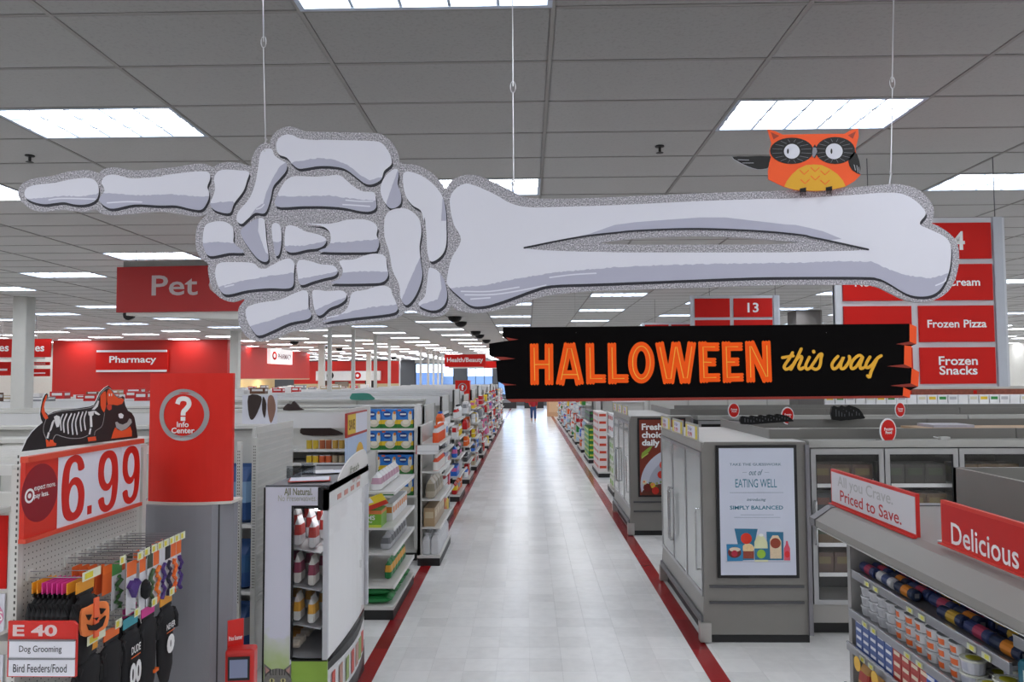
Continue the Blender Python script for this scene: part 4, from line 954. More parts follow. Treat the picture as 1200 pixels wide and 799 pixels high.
for y, hm, lb in ((3.17, YO, 'leftmost black pet sweater on the lower hooks, under the pumpkin'), (3.34, OR3, 'black pet shirt between the two lettered ones on the lower hooks'), (3.50, M('3f9aa8', .5), 'black pet shirt with teal hanger top and white numerals'), (3.66, PK, 'black pet sock set with pink hanger and orange cuff'), (3.84, YO, 'black pet shirt with orange hanger and white round number, by the column')):
    hook(y, 1.60, .27, .05 if y > 3.2 else .13)
    def ex(e, y=y):
        if y in (3.5, 3.84):
            FR_ = (Vector((.03, 0, 0)), Vector((0, 1, 0)), Vector((0, 0, 1)))
            if y == 3.5:
                txt('DUDE', -.04, -.165, .04, -.13, 0, W2, e, F=FR_); txt('00', -.05, -.31, .05, -.205, 0, W2, e, bold=.05, F=FR_)
            else:
                txt('NEVER', -.045, -.165, .045, -.135, 0, W2, e, F=FR_); txt('0', -.04, -.29, .04, -.195, 0, W2, e, bold=.08, F=FR_)
            MB().box(.0285, -.04, -.182, .0305, .04, -.178, OR3).build('orange_line', e)
        if y == 3.66: MB().box(-.025, .02, -.33, .03, .06, -.315, OR3).build('orange_cuff', e)
    costume(PGX+.24, y, 1.597, hm, lb, None, .38 if y != 3.17 else .3, ex, wk=1.25)
    if y in (3.66,): costume(PGX+.15, y, 1.597, PK, 'black pet sock set with pink hanger hanging behind another one', None, .36)

# -- neighbouring rack at the left edge
lr = empty('side_rack', (-2.5, 3.3, 0), 'white rack with a red pegboard and a size poster at the left edge', 'shelving')
MB().box(-.6, 0, 0, .215, .04, 2.2, GON).build('frame_panel', lr); MB().box(-.58, -.006, 1.78, .19, 0, 2.10, RED).build('red_pegboard', lr)
MB().box(-.6, -.12, 2.12, .20, .0, 2.14, LIPM).build('shelf', lr)
pz = MB().box(-.58, -.012, 1.15, .19, -.006, 1.76, PRINTW).build('poster', lr)
FRr = (Vector((0, -.013, 0)), Vector((1, 0, 0)), Vector((0, 0, 1)))
def discp(parent, cx, cz, r, m, y=-.014):
    b = MB(); b.face([(cx+r*math.cos(a), y, cz+r*math.sin(a)) for a in [2*PI*j/28 for j in range(28)]], m); return b.build('poster_disc', parent)
discp(pz, .13, 1.665, .058, M('e08aae', .5)); txt('XS', .135, 1.645, .185, 1.685, .002, TXW, pz, F=FRr)
discp(pz, .13, 1.37, .055, M('e6a04a', .5)); txt('S', .15, 1.35, .18, 1.39, .002, TXW, pz, F=FRr)
txt('SIZE 101', .07, 1.565, .185, 1.585, .001, TXK, pz, F=FRr)
# wire tops
ws = empty('wire_shelf', (-3.0, 4.1, 2.27), 'white wire shelf top behind the dachshund cut-out', 'shelf')
g = MB()
for k in range(34): g.box(-.75+k*.045, -.5, 0, -.746+k*.045+.004, .5, .008, LIPM)
for k in range(13): g.box(-.75, -.5+k*.08, .008, .75, -.494+k*.08, .014, LIPM)
tag(g.build('wire_grid', ws), kind='stuff'); MB().box(-.76, -.52, -.03, .76, -.5, .02, LIPM).build('front_rail', ws); MB().box(-.76, .5, -.03, .76, .52, .02, LIPM).build('back_rail', ws)
for x in (-.7, .7): MB().box(x-.02, -.01, -2.27, x+.02, .03, 0, GON).build('post', ws)

# -- info centre column
ix, iy = -1.955, 4.35
ic = empty('info_column', (ix, iy, 0), 'red curved Info Center panel with question mark on top of a grey column', 'kiosk')
def arcp(R, a0, a1, n, oy): return [(R*math.sin(a0+(a1-a0)*i/n), oy-R*math.cos(a0+(a1-a0)*i/n)) for i in range(n+1)]
arc = arcp(.62, -.40, .405, 14, .52)
rb = MB(); loop = arc+[(.244, -.02), (-.24, -.02)]
rb.loft([[(x, y, 2.0) for x, y in loop], [(x, y, 2.735) for x, y in loop]], INFO); rb.build('red_panel', ic)
MB().loft([[(x*1.02, y-.01, 1.985) for x, y in arc+[(.25, .1), (-.30, .1)]], [(x*1.02, y-.01, 2.0) for x, y in arc+[(.25, .1), (-.30, .1)]]], M('d8d4cc', .5)).build('ledge', ic)
gl = [(-.36, .10), (-.276, -.04)]+[(x, y-.02) for x, y in arcp(.62, -.40, .26, 10, .50)]+[(.185, -.07), (.232, .02), (.232, .08), (-.36, .14)]
MB().loft([[(x, y, 0) for x, y in gl], [(x, y, 1.985) for x, y in gl]], COLG).build('grey_shaft', ic)
MB().box(.180, -.078, 0, .186, -.066, 1.985, M('3c3c40', .5)).build('seam', ic)
def curvec(pts_or_none=None): pass
def on_arc(u, v, w): a = (u)/.62; R = .62+w; return (R*math.sin(a), .52-R*math.cos(a), v)
def wrap(o):
    for vtx in o.data.vertices: vtx.co = on_arc(vtx.co.x, vtx.co.y, vtx.co.z)
cu, cv = -.022, 2.497
MB().box(-.2, -.03, 1.98, .2, .05, 2.735, INFO).build('panel_core', ic)
wrap(MB().poly([ell(cu, cv, .148, .148, 48), ell(cu, cv, .120, .120, 48)], .001, .004, M('a4a4a6', .35, .3)).build('grey_ring', ic))
qm = crom([(cu-.034, cv+.062), (cu-.024, cv+.086), (cu+.002, cv+.093), (cu+.028, cv+.084), (cu+.034, cv+.058), (cu+.018, cv+.034), (cu+.003, cv+.018), (cu+.001, cv-.004)], 4, False)
wrap(MB().ribbon(qm, .027, .001, .003, TXW, butt=True).poly([rect(cu-.013, cv-.034, cu+.014, cv-.011)], .001, .003, TXW).build('question_mark', ic)); wrap(txt('Info\nCenter', cu-.068, cv-.105, cu+.068, cv-.038, .003, TXW, ic, bold=.02))
# price scanner
sc = empty('price_scanner', (-1.60, 4.22, 1.0), 'red price scanner with small blue-grey screen on the grey column', 'scanner')
p = MB()
MB().box(-.085, .0, .02, .0, .012, .36, M('d82a24', .35)).build('flag_panel', sc); sc.children[0].rotation_euler = (0, 0, .5)
txt('Price Scanner', -.078, .25, -.005, .275, .001, TXW, sc, F=(Vector((0, -.004, 0)), Vector((1, .5, 0)).normalized(), Vector((0, 0, 1))))
bd = MB().box(-.075, -.1, -.12, .08, .0, .22, M('cf2622', .3)).build('housing', sc, bevel=.015)
MB().box(-.055, -.108, .06, .06, -.1, .185, DKICK).build('bezel', sc); MB().box(-.045, -.111, .075, .05, -.108, .172, M('8a93b4', .2)).build('screen', sc)
for k in range(4): MB().box(-.045+k*.026, -.106, .035, -.027+k*.026, -.1, .045, M('7a1512', .4)).build('button', sc)
sc.rotation_euler = (0, 0, .12)
# -- slim refrigerated cabinet with pet food
fx0, fx1, fy0, fy1, fh = -1.985, -1.5, 5.62, 7.03, 1.885
fc = empty('pet_food_cooler', ((fx0+fx1)/2, (fy0+fy1)/2, 0), 'slim white cooler with curved glass front, lettered All Natural. No Preservatives.', 'cooler')
X, Y = (fx1-fx0)/2, (fy1-fy0)/2
BKP = M('101013', .4); PNL = M('d9dae8', .4, var=.01)
MB().box(-X, -Y+.03, .12, -X+.03, Y-.03, 1.72, M('26262a', .5)).build('back_wall', fc)
MB().box(-X, -Y+.01, 0, X-.03, Y-.01, .28, BKP).build('base', fc)
MB().box(-X, -Y+.01, 1.84, X, Y-.01, fh, M('77777b', .4)).box(-X, -Y+.03, 1.72, X-.02, Y-.03, 1.84, BKP).build('top_deck', fc)
MB().box(-X, -Y+.02, fh, X, -Y+.04, fh+.012, M('55555a', .4)).box(-X, Y-.04, fh, X, Y-.02, fh+.012, M('55555a', .4)).build('top_trim', fc)
# end panel facing the camera: a frame around a glass window
FC = fr_yn(0, fy0, 0); CR['W'] = PX
def fcx(px): return FC.uv(px, 650)[0]-(fx0+fx1)/2
wl, wr = fcx(343), fcx(388.5); zt, zb = FC.uv(360, 592)[1], FC.uv(360, 772)[1]
def endp(yy, sgn):
    b = MB()
    b.box(-X, yy-.012, .12, wl, yy+.012, fh, PNL).box(wl, yy-.012, zt, X-.06, yy+.012, fh, PNL).box(wl, yy-.012, .12, X, yy+.012, zb, M('8fb24a', .4, var=.35, scale=3))
    b.box(wl, yy-.014, zb-.012, X, yy+.014, zb, BKP).box(wl, yy-.014, zt-.012, X-.02, yy+.014, zt, BKP).box(wl-.008, yy-.014, zb, wl+.004, yy+.014, zt, BKP)
    b.box(X-.035, yy-.02, zb, X, yy+.02, zt+.12, M('c5c6cc', .35))
    return b.build('end_panel', fc)
ep = endp(-Y, 1)
MB().box(-X, Y-.012, .12, X-.04, Y+.012, fh, BKP).box(X-.04, Y-.015, .6, X, Y+.015, 1.85, M('c5c6cc', .35)).build('end_panel', fc)
MB().box(X-.12, -Y+.05, 1.70, X-.08, Y-.05, 1.72, M('ffffff', .4, emit=7)).build('added_lamp_tube', fc)  # unseen glowing tube, added to brighten the inside of the cooler
MB().box(wl, -Y-.003, zb, X-.035, -Y+.003, zt, GLASS).build('end_glass', fc)
FRc = (Vector((0, -Y-.0125, 0)), Vector((1, 0, 0)), Vector((0, 0, 1)))
MB().box(-X, -Y-.016, .12, -X+.012, -Y, fh-.0, BKP).build('edge_strip', fc)
mg, ng, lg, bg = newmat('meadow_print'); tg = ng.new('ShaderNodeTexCoord'); sg_ = ng.new('ShaderNodeSeparateXYZ'); lg.new(tg.outputs['Object'], sg_.inputs[0])
nz = ng.new('ShaderNodeTexNoise'); nz.inputs['Scale'].default_value = 7; lg.new(tg.outputs['Object'], nz.inputs['Vector'])
ma = ng.new('ShaderNodeMath'); ma.operation = 'MULTIPLY_ADD'; ma.inputs[1].default_value = .35; lg.new(nz.outputs['Fac'], ma.inputs[0]); lg.new(sg_.outputs['Z'], ma.inputs[2])
rg = ramp(ng, lg, ma.outputs[0], [(.45, '86a93e'), (.72, 'b5c98a'), (.95, 'd2d6cf'), (1.0, 'd9dae8')]); lg.new(rg.outputs[0], bg.inputs['Base Color'])
MB().box(-X+.012, -Y-.0135, .12, wl-.012, -Y-.012, 1.15, mg).build('meadow_print', fc)
txt('All Natural.', fcx(333), FC.uv(350, 578)[1]-.012, fcx(366), FC.uv(350, 573)[1]+.01, .001, M('7d8066', .5), fc, F=FRc, bold=.02)
txt('No Preservatives.', fcx(326), FC.uv(350, 585)[1]-.012, fcx(371), FC.uv(350, 581)[1]+.008, .001, M('b0b2a4', .5), fc, F=FRc, bold=.0)
# tabby cat print on the lower end panel
cat = MB(); cw = (fcx(327.5)); cz = FC.uv(328, 795)[1]-.02; yq = -Y-.0150
def ff(pts, m, dy=0): cat.face([(cw+a, yq-dy, cz+b) for a, b in pts], m)
FUR = M('7d7a76', .7, var=.35, scale=60); FURD = M('3f3d3b', .7); FURL = M('b3aeaa', .7)
ff(ell(0, 0, .105, .10, 26), FUR); ff([(-.10, .03), (-.102, .135), (-.045, .09)], FUR); ff([(.10, .03), (.102, .135), (.045, .09)], FUR)
ff([(-.088, .06), (-.093, .112), (-.060, .085)], M('b98f86', .7), .0004); ff([(.088, .06), (.093, .112), (.060, .085)], M('b98f86', .7), .0004)
ff(ell(0, -.045, .05, .035, 16), FURL, .0004)
for s in (-1, 1):
    ff(ell(s*.042, .012, .021, .016, 14), M('c9c48a', .4), .0005); ff(ell(s*.042, .012, .006, .014, 10), OBK, .0008)
    for k in range(3): ff([(s*(.012+.018*k), .05), (s*(.018+.018*k), .05), (s*(.016+.022*k), .095), (s*(.010+.022*k), .095)], FURD, .0005)
    for k in range(3): ff([(s*.03, -.045-.008*k), (s*.10, -.035-.016*k), (s*.10, -.037-.016*k), (s*.03, -.047-.008*k)], FURL, .0009)
ff([(-.012, -.022), (.012, -.022), (0, -.036)], M('b37a72', .6), .0009)
cat.build('cat_print', fc)
# curved glass front and bulging bumper
def curve_front(z0, z1, bulge, m, nm, x_in=.0, th=.006, k=8):
    b = MB()
    pts = [(X-.03+bulge*math.sin(PI*q/k), -Y+.03+(2*Y-.06)*q/k) for q in range(k+1)]
    loop = pts+[(x-th, y) for x, y in pts[::-1]]
    b.loft([[(x, y, z0) for x, y in loop], [(x, y, z1) for x, y in loop]], m); return b.build(nm, fc)
curve_front(.58, 1.72, .02, M('f3f3f5', .4, var=.01), 'night_curtain')
curve_front(.56, 1.73, .045, glassmat(1.12, name='thin_clear_plastic'), 'curved_glass')
curve_front(.12, .56, .06, BKP, 'bumper', th=.05); curve_front(.24, .50, .068, M('dcdde0', .4, var=.03), 'picture_strip', th=.004)
for q in range(7):
    t = .12+q*.11; b = MB(); y = -Y+.03+(2*Y-.06)*t; x = X-.03+.069*math.sin(PI*t)+.002; b.box(x, y-.045, .28, x+.003, y+.045, .46, M(['c2453a', 'b98a7c', '8fa35c'][q % 3], .45)); b.build('picture_print', fc)
# header with sign
MB().box(X-.075, -Y-.02, 1.715, X+.0, -Y+.02, fh, BKP).build('header_end', fc)
hd = MB().box(X-.02, -Y+.02, 1.72, X+.0, Y, fh, M('dcdcdc', .4)).build('header_panel', fc)
FRh = (Vector((X, 0, 0)), Vector((0, 1, 0)), Vector((0, 0, 1)))
hs = MB().poly([crom([(-.30, 1.86), (-.30, 1.94), (.0, 2.02), (.35, 2.05), (.62, 2.03), (.66, 1.86)], 3)], 0, .01, M('e2e0de', .4)).build('header_sign', fc)
hs.matrix_local = Matrix(((0, 0, 1, X-.02), (1, 0, 0, 0), (0, 1, 0, 0), (0, 0, 0, 1)))
txt('fresh', -.05, 1.90, .30, 1.96, .002, M('8d8f80', .5), fc, F=FRh, shear=.3); txt('for pets', .05, 1.80, .35, 1.85, .002, M('b98f8a', .5), fc, F=FRh)
FRh  # lettering sits on the header
for q in range(4): MB().box(X+.001, -.45+q*.22, 1.75, X+.003, -.33+q*.22, 1.79, M('c98f86', .5)).build('logo_print', fc)
for z, t in ((1.42, .0), (1.14, 0), (.86, 0), (.62, 0)):
    s_ = MB().loft([[(-X+.03, -Y+.04, z+.03), (X-.07, -Y+.04, z-.04), (X-.07, Y-.04, z-.04), (-X+.03, Y-.04, z+.03)], [(-X+.03, -Y+.04, z+.038), (X-.07, -Y+.04, z-.032), (X-.07, Y-.04, z-.032), (-X+.03, Y-.04, z+.038)]], M('b7b8bc', .4)).build('sloping_shelf', fc)
fcx_, fcy_ = (fx0+fx1)/2, (fy0+fy1)/2
me = item('bag', 'c9c9cc', 'a8452f', (.05, .13, .20))
for nm, z, kk, c1, c2, s in (('red topped pouches hanging at the top', 1.46, 'bag', 'c9c9cc', 'a8352f', (.06, .13, .22)), ('silver pouches on the second level', 1.18, 'bag', 'd0cdc8', '8a3b52', (.06, .14, .22)), ('white and yellow pouches on the third level', .90, 'bag', 'd6d6d4', 'd9a13a', (.06, .14, .2))):
    for q in range(3):
        for j in range(4):
            put(item(kk, c1, c2, s), kk, (fcx_-.12+q*.11, fcy_-Y+.12+j*.3, z-.02*q), 0, 'one of the %s inside the slim cooler' % nm, 'pouches in the slim cooler: '+nm)
for q in range(3):
    for j in range(5):
        m_ = MB().tube([(-.11, 0, .03), (-.1, 0, .03), (.1, 0, .03), (.11, 0, .03)], [.018, .030, .030, .018], pc('d6cbbb'), 8).tube([(-.04, 0, .03), (.04, 0, .03)], .0305, pc('cf8f35'), 8) if (q, j) == (0, 0) else None
        if m_: rollme = m_.mesh('roll')
        o = put(rollme, 'box', (fcx_-.10+.0*q, fcy_-Y+.10+j*.25+q*.065, .665), 0, 'meat roll on the lower shelf of the slim cooler', 'meat rolls in the slim cooler', 'roll')
for j in range(4):
    put(rollme, 'box', (fcx_-.03, fcy_-Y+.14+j*.2, .285), .5, 'dog food roll lying in the bottom of the slim cooler', 'rolls in the bottom of the slim cooler', 'roll')
# things lying on top of it
z = fh+.0125
tag(MB().box(-.16, -.11, 0, .16, .11, .004, M('d8402e', .4)).box(-.15, -.10, .004, .15, .11, .008, PRINTW).build('clipboard', None, (-1.74, 5.95, z), .25), 'red edged clipboard with white sheets on top of the slim cooler', 'clipboard')
tag(MB().box(-.12, -.10, 0, .12, .10, .002, PRINTW).box(-.2, -.04, .002, .05, .12, .004, WHITE).build('paper_sheets', None, (-1.72, 6.45, z), .4), 'loose white sheets on the far part of the slim cooler top', 'paper')
for k, (x, y) in enumerate(((-1.9, 6.05), (-1.84, 6.25))):
    e = empty('acrylic_holder', (x, y, z), 'clear plastic holder standing on the slim cooler, %s of two' % ('nearer' if k == 0 else 'farther'), 'holder'); AC = glassmat(1.9, (.72, .74, .76), .1, 'acrylic') if k == 0 else AC
    for a in ((-.05, -.03, 0, .05, -.027, .1), (-.05, .03, 0, .05, .033, .07), (-.05, -.03, 0, -.047, .03, .08), (.047, -.03, 0, .05, .03, .08), (-.05, -.03, 0, .05, .03, .003)): MB().box(*a, AC).build('plastic_wall', e)

# -- white gondolas left of the aisle
gondola(-7.5, -2.85, 5.2, 6.1, 2.26, (.6, 1.0, 1.4, 1.8), 'empty white gondola behind the price sign, nearest of the long rows on the left')
g0 = gondola(-7.0, -2.56, 6.9, 8.0, 2.24, (.74, 1.35), 'white gondola with a grooved end panel and blue dog food bags')
sp = MB().box(2.22, -.55, .0, 2.255, .55, 2.25, GON).build('end_panel', g0)
for k in range(26): MB().box(2.255, -.52, .6+k*.062, 2.262, .52, .6+k*.062+.04, M('c9c8c4', .45)).build('groove_slat', g0)
for dx, dy in ((.10, -1.05), (.07, -.60)):
    u_ = MB().box(2.18+dx, dy-.02, 0, 2.22+dx, dy+.02, 2.16, GON).build('upright', g0); s_ = MB()
    for k in range(50): s_.box(2.19+dx, dy-.0215, .8+k*.026, 2.197+dx, dy-.02, .813+k*.026, M('5a5956', .6)).box(2.204+dx, dy-.0215, .8+k*.026, 2.211+dx, dy-.02, .813+k*.026, M('5a5956', .6))
    tag(s_.build('slot_row', u_), kind='stuff')
BLU = '2b4f86'
for lev, z in enumerate((.741, 1.351)):
    rowx(6.98, -4.0, -2.58, z, 'bag', BLU, '7fa0c4' if lev else '35608f', (.22, .34, .55 if lev else .45), 'blue dog food bag, %s shelf behind the grey column' % ('upper' if lev else 'lower'), step=.35)
rowx(6.98, -4.0, -2.58, .162, 'bag', BLU, '8f9096', (.22, .34, .45), 'blue dog food bag on the base deck behind the grey column', step=.35)
g1 = gondola(-6.8, -2.14, 8.75, 9.95, 2.32, (.6, .95, 1.30, 1.535, 1.71, 1.87), 'white gondola stocked with pet food cans beside a yellow and red poster', header=0)
MB().box(-2.33, -.58, 2.12, 2.33, -.52, 2.30, WHITE).build('header_panel', g1)
MB().box(2.33, -.6, 0, 2.37, .6, 2.34, GON).build('end_panel', g1)
ap = fr_xp(-2.09, 0, 0); e = ap.empty('end_poster', 'poster panel with red frame, yellow band and blue picture at the gondola end', 'poster')
a, b = ap.uv(404, 531), ap.uv(428.5, 474); c = ap.uv(404, 482)
y0_, y1_ = a[0], b[0]; z0_, z1_ = 2.02, 2.3
MB().poly([rect(y0_, z0_, y1_, z1_)], 0, .02, M('b32a1e', .4)).build('red_frame', e); MB().poly([rect(y0_+.06, z0_+.03, y1_-.02, z1_-.02)], .02, .022, M('e6c43a', .4)).build('yellow_band', e)
MB().poly([rect((y0_+y1_)/2-.1, z0_+.03, y1_-.02, z1_-.02)], .022, .024, PRINTW).build('white_card', e)
txt('SAVE', y0_+.10, z0_+.08, y0_+.38, z0_+.2, .024, M('7a4a20', .5), e); MB().poly([rect(y0_, .95, y1_, z0_)], 0, .015, M('b9cdea', .4, var=.06)).build('blue_picture', e)
MB().poly([ell((y0_+y1_)/2+.15, 1.72, .22, .2)], .015, .017, M('e8b63a', .45)).poly([ell((y0_+y1_)/2+.15, 1.6, .12, .12)], .017, .018, M('d9c9a4', .45)).build('sun_print', e)
for k, (z, cs) in enumerate(((1.87, [('d8b93a', 'b0b0b0'), ('b0623c', 'd9c9a4'), ('c9a24a', 'e6e6e6')]), (1.71, [('e6c33a', 'e6e6e6'), ('d9663a', 'e6e6e6'), ('b9a98c', '8a6a50')]), (1.535, [('cfc39a', 'b0b0b0'), ('c4643a', 'd0d0d0'), ('b9a98c', 'd04a30')]))):
    for j, (c1, c2) in enumerate(cs):
        rowx(8.80, -2.62+j*.155-.01, -2.62+(j+1)*.155, z, 'can', c1, c2, (.07, .07, .11 if k != 1 else .085), '%s pet food can on the %s can shelf left of the yellow poster' % (['yellow', 'brown', 'golden'][j] if k == 0 else ['yellow', 'orange', 'tan'][j] if k == 1 else ['cream', 'rust', 'beige'][j], ['top', 'middle', 'lower'][k]))
# dark mascot posters standing on the shelves
def stand_poster(px0, py0, px1, py1, Y, lab, shapes, leg=0):
    fr = Frame(tuple(aty(px0, py1, Y)), (1, 0, 0)); a = fr.uv(px1, py0); e = fr.empty('standing_poster', lab, 'poster')
    MB().poly([rect(0, -leg, a[0], a[1])], -.02, 0, PRINTW).build('board', e)
    for pts, m in shapes: MB().poly([crom([(x*a[0], y*a[1]) for x, y in pts], 3)], 0, .003, m).build('shape_print', e)
BRN = M('33231f', .6, var=.3); BR2 = M('8f6a5c', .6, var=.2)
stand_poster(284, 496.5, 324, 463, 7.42, 'white poster with dark brown leather-like shapes on the gondola', [([(.18, .02), (.2, .7), (.32, .85), (.5, .45), (.55, .05)], BRN), ([(.6, .05), (.58, .5), (.66, .8), (.7, .3)], BRN), ([(.76, .05), (.74, .5), (.84, .98), (.97, .5), (.9, .05)], BR2)], leg=.0)
tag(MB().poly([crom([(0, 0), (.24, .0), (.20, .03), (.13, .11), (.09, .07), (.05, .08)], 3)], 0, .04, BRN).build('dark_cut_out', None), 'brown dog ear shaped cut-out standing on the white gondola', 'cut-out')
o = bpy.data.objects['dark_cut_out']; p = aty(333, 497, 9.0); o.location = (p.x, p.y, 2.322); o.rotation_euler = (PI/2, 0, 0)
MB().box(-.005, -.02, 1.6, .46, -.015, 1.62, BRN)
# dark sleeping-animal print on the inner back panel of the can gondola
b_ = MB().poly([crom([(0, 0), (.0, .12), (.12, .14), (.3, .1), (.5, 0)], 4)], 0, .01, BRN).build('animal_print', g1); b_.rotation_euler = (PI/2, 0, 0); b_.location = (1.66, -.035, 2.0)

# -- G2 with blue and yellow cartons
g2 = gondola(-6.8, -1.66, 11.15, 12.3, 2.28, (.95, 1.27, 1.63, 1.95), 'white gondola full of blue and yellow cartons facing the camera', header=0)
MB().box(-2.57, -.02, .16, 2.57, -.005, 2.26, BKP).build('dark_liner', g2)
MB().box(2.52, -.5, 0, 2.57, .0, 2.3, LIPM).build('end_panel', g2)
CBL, CGR, CYL = M('2f7fd6', .4, var=.02), M('2f7a34', .4, var=.1, scale=20), M('e6c130', .4)
def litter():
    b = MB(); d, w_, h = .2, .235, .285
    b.box(-d/2, -w_/2, 0, d/2, w_/2, h*.22, CGR).box(-d/2, -w_/2, h*.22, d/2, w_/2, h*.45, CYL).box(-d/2, -w_/2, h*.45, d/2, w_/2, h, CBL)
    x = d/2+.001
    def f(pts, m, k=0): b.face([(x+k, u, v) for u, v in pts], m)
    f(ell(-.03, h*.74, .06, .045, 16), M('1d3f8f', .4)); f(rect(-.075, h*.70, .015, h*.78), TXW, .001); f(ell(.075, h*.62, .03, .08, 14), M('e9e2d0', .5)); f(ell(.08, h*.82, .02, .025, 12), M('e08a3a', .5), .001)
    f(ell(.01, h*.26, .075, .055, 18), M('d8d0bc', .5)); f(ell(.01, h*.33, .05, .035, 16), M('eee6d4', .5), .001); f(rect(-.11, h*.9, -.06, h*.98), M('e8641c', .4), .001)
    return b.mesh('litter_carton')
lm_ = litter()
for k, z in enumerate((.95, 1.27, 1.63, 1.95)):
    for j in range(4):
        x = -1.84-.24*j
        o = put(lm_, 'box', (x-.005*k % .01, 11.31, z+.0005), -PI/2, 'blue, yellow and green litter carton on the %s shelf, %s from the right' % (['lowest', 'second', 'third', 'top'][k], ordn(j+1)), 'litter cartons on the %s shelf' % ['lowest', 'second', 'third', 'top'][k], 'carton')

# ---- aisle-facing end displays, left
LWH, LGY = 'e9e9ea', 'b4b5ba'
e1 = endcap('L', 8.45, 9.95, -2.06, -1.52, (.37, .74, 1.02, 1.42), 1.75, 'white end display nearest the camera, stocked with green bags and cartons', panel=True)
row('L', -1.55, 8.50, 9.9, .151, 'flatbag', '1f7a3e', '2f9a52', (.42, .34, .095), 'green pet food bag on the base, nearest left end display', stack=2)
row('L', -1.60, 8.75, 9.9, .371, 'bag', '257d45', 'e7a53a', (.08, .17, .22), 'green pouch with orange top, lowest shelf, nearest left end display')
row('L', -1.58, 8.6, 9.9, .741, 'bag', LGY, '6b6b70', (.12, .16, .19), 'grey and black pouch on the second shelf of the nearest left end display')
gb = MB().box(-.12, -.16, 0, .12, .16, .19, M('7bb03a', .4, var=.1)).box(.12, -.15, .15, .122, .15, .185, M('e2814a', .4)).box(-.12, -.161, .15, .12, -.16, .19, M('e2814a', .4)).box(-.12, -.162, 0, .12, -.16, .03, M('c9d84a', .4)).build('carton', None, (-1.78, 8.62, 1.0205)); tag(gb, 'green and orange carton of dog food on the upper shelf, left end display', 'carton')
txt('IAMS', -.11, .085, .05, .135, .001, TXW, gb, F=(Vector((0, -.162, 0)), Vector((1, 0, 0)), Vector((0, 0, 1)))); txt('healthy', -.11, .05, .02, .075, .001, TXW, gb, F=(Vector((0, -.162, 0)), Vector((1, 0, 0)), Vector((0, 0, 1))))
row('L', -1.60, 8.85, 9.9, 1.021, 'box', LWH, 'e08a3a', (.1, .14, .2), 'white and orange box behind the green dog food carton')
row('L', -1.68, 8.55, 9.9, 1.421, 'bag', LWH, 'c9a0b4', (.12, .17, .2), 'white and pink bag on the top shelf of the nearest left end display')
fa = Frame((-1.9, 8.435, 1.19), (1, 0, 0)); e = fa.empty('tilted_shelf_sign', 'tilted yellow, red and white shelf sign above the green carton', 'sign')
MB().poly([[(.05, .0), (.33, .11), (.25, .22), (-.04, .12)]], 0, .01, M('e6cf3a', .4)).poly([[(.05, .0), (.33, .11), (.30, .15), (.03, .05)]], .01, .012, M('c93a2a', .4)).poly([[(.0, .07), (.16, .12), (.12, .17), (-.03, .13)]], .01, .012, PRINTW).build('sign_plate', e)
e2 = endcap('L', 10.85, 12.35, -1.60, -1.28, (.55, .95, 1.35, 1.75), 2.0, 'white end display with orange capped bottles beside the blue cartons', panel=True)
row('L', -1.30, 10.9, 12.3, .151, 'jug', 'd9dade', 'c9cacf', (.12, .16, .30), 'white milky jug on the base beside the blue cartons', depth=2)
row('L', -1.36, 10.9, 12.3, .551, 'box', 'b59a78', 'd0c0a0', (.16, .3, .26), 'tan carton on the lowest shelf beside the blue cartons')
row('L', -1.36, 10.9, 12.3, .951, 'bag', 'b7ab98', '8f8674', (.14, .28, .30), 'greyish tan bag on the second shelf beside the blue cartons')
row('L', -1.31, 10.9, 11.9, 1.351, 'bottle', 'dd4f2c', 'e8e4e0', (.08, .085, .21), 'orange-red bottle on the third shelf beside the blue cartons', depth=1)
row('L', -1.31, 11.95, 12.3, 1.351, 'box', LWH, '5a5aa4', (.1, .12, .2), 'white and violet box on the third shelf beside the blue cartons')
row('L', -1.31, 10.9, 11.9, 1.751, 'bottle', 'd6d6d8', 'ea5a2a', (.085, .09, .25), 'white bottle with orange-red cap on the top shelf beside the blue cartons')
row('L', -1.31, 11.95, 12.3, 1.751, 'pack', LWH, '3f8ad8', (.14, .3, .24), 'white and blue pack on the top shelf beside the blue cartons')
fa = Frame((-1.62, 10.82, 1.60), (1, 0, 0)); e = fa.empty('shelf_label', 'wide white label with red edge under the orange capped bottles', 'sign'); MB().poly([rect(0, 0, .33, .13)], 0, .004, WHITE).build('card', e); MB().poly([rect(0, .04, .33, .05)], .004, .005, M('c9c9cc', .5)).poly([rect(0, 0, .012, .13)], .004, .005, RED).build('card_print', e)
random.seed(21)
pal_l = ['e9e9ea']*6+['b4b5ba']*3+['3a3a40']*3+['8f9096', 'c4181c', 'c4181c', 'e8641c', 'e6c326', '2f6fd0', 'b9a98c', 'd86aa0']
pal_r = ['e9e9ea']*6+['bcd8ec']*3+['b4b5ba']*2+['c4181c', 'c4181c', '2f6fd0', 'e6c326', '2c8a3c', 'e8641c', '8f9096']
CN['b4b5ba'] = 'pale grey'
kinds = [('box', (.14, .16, .22)), ('bottle', (.09, .095, .24)), ('bag', (.12, .18, .26)), ('pack', (.16, .3, .22)), ('jug', (.13, .16, .28)), ('can', (.1, .1, .13)), ('box', (.12, .10, .28))]
used = set()
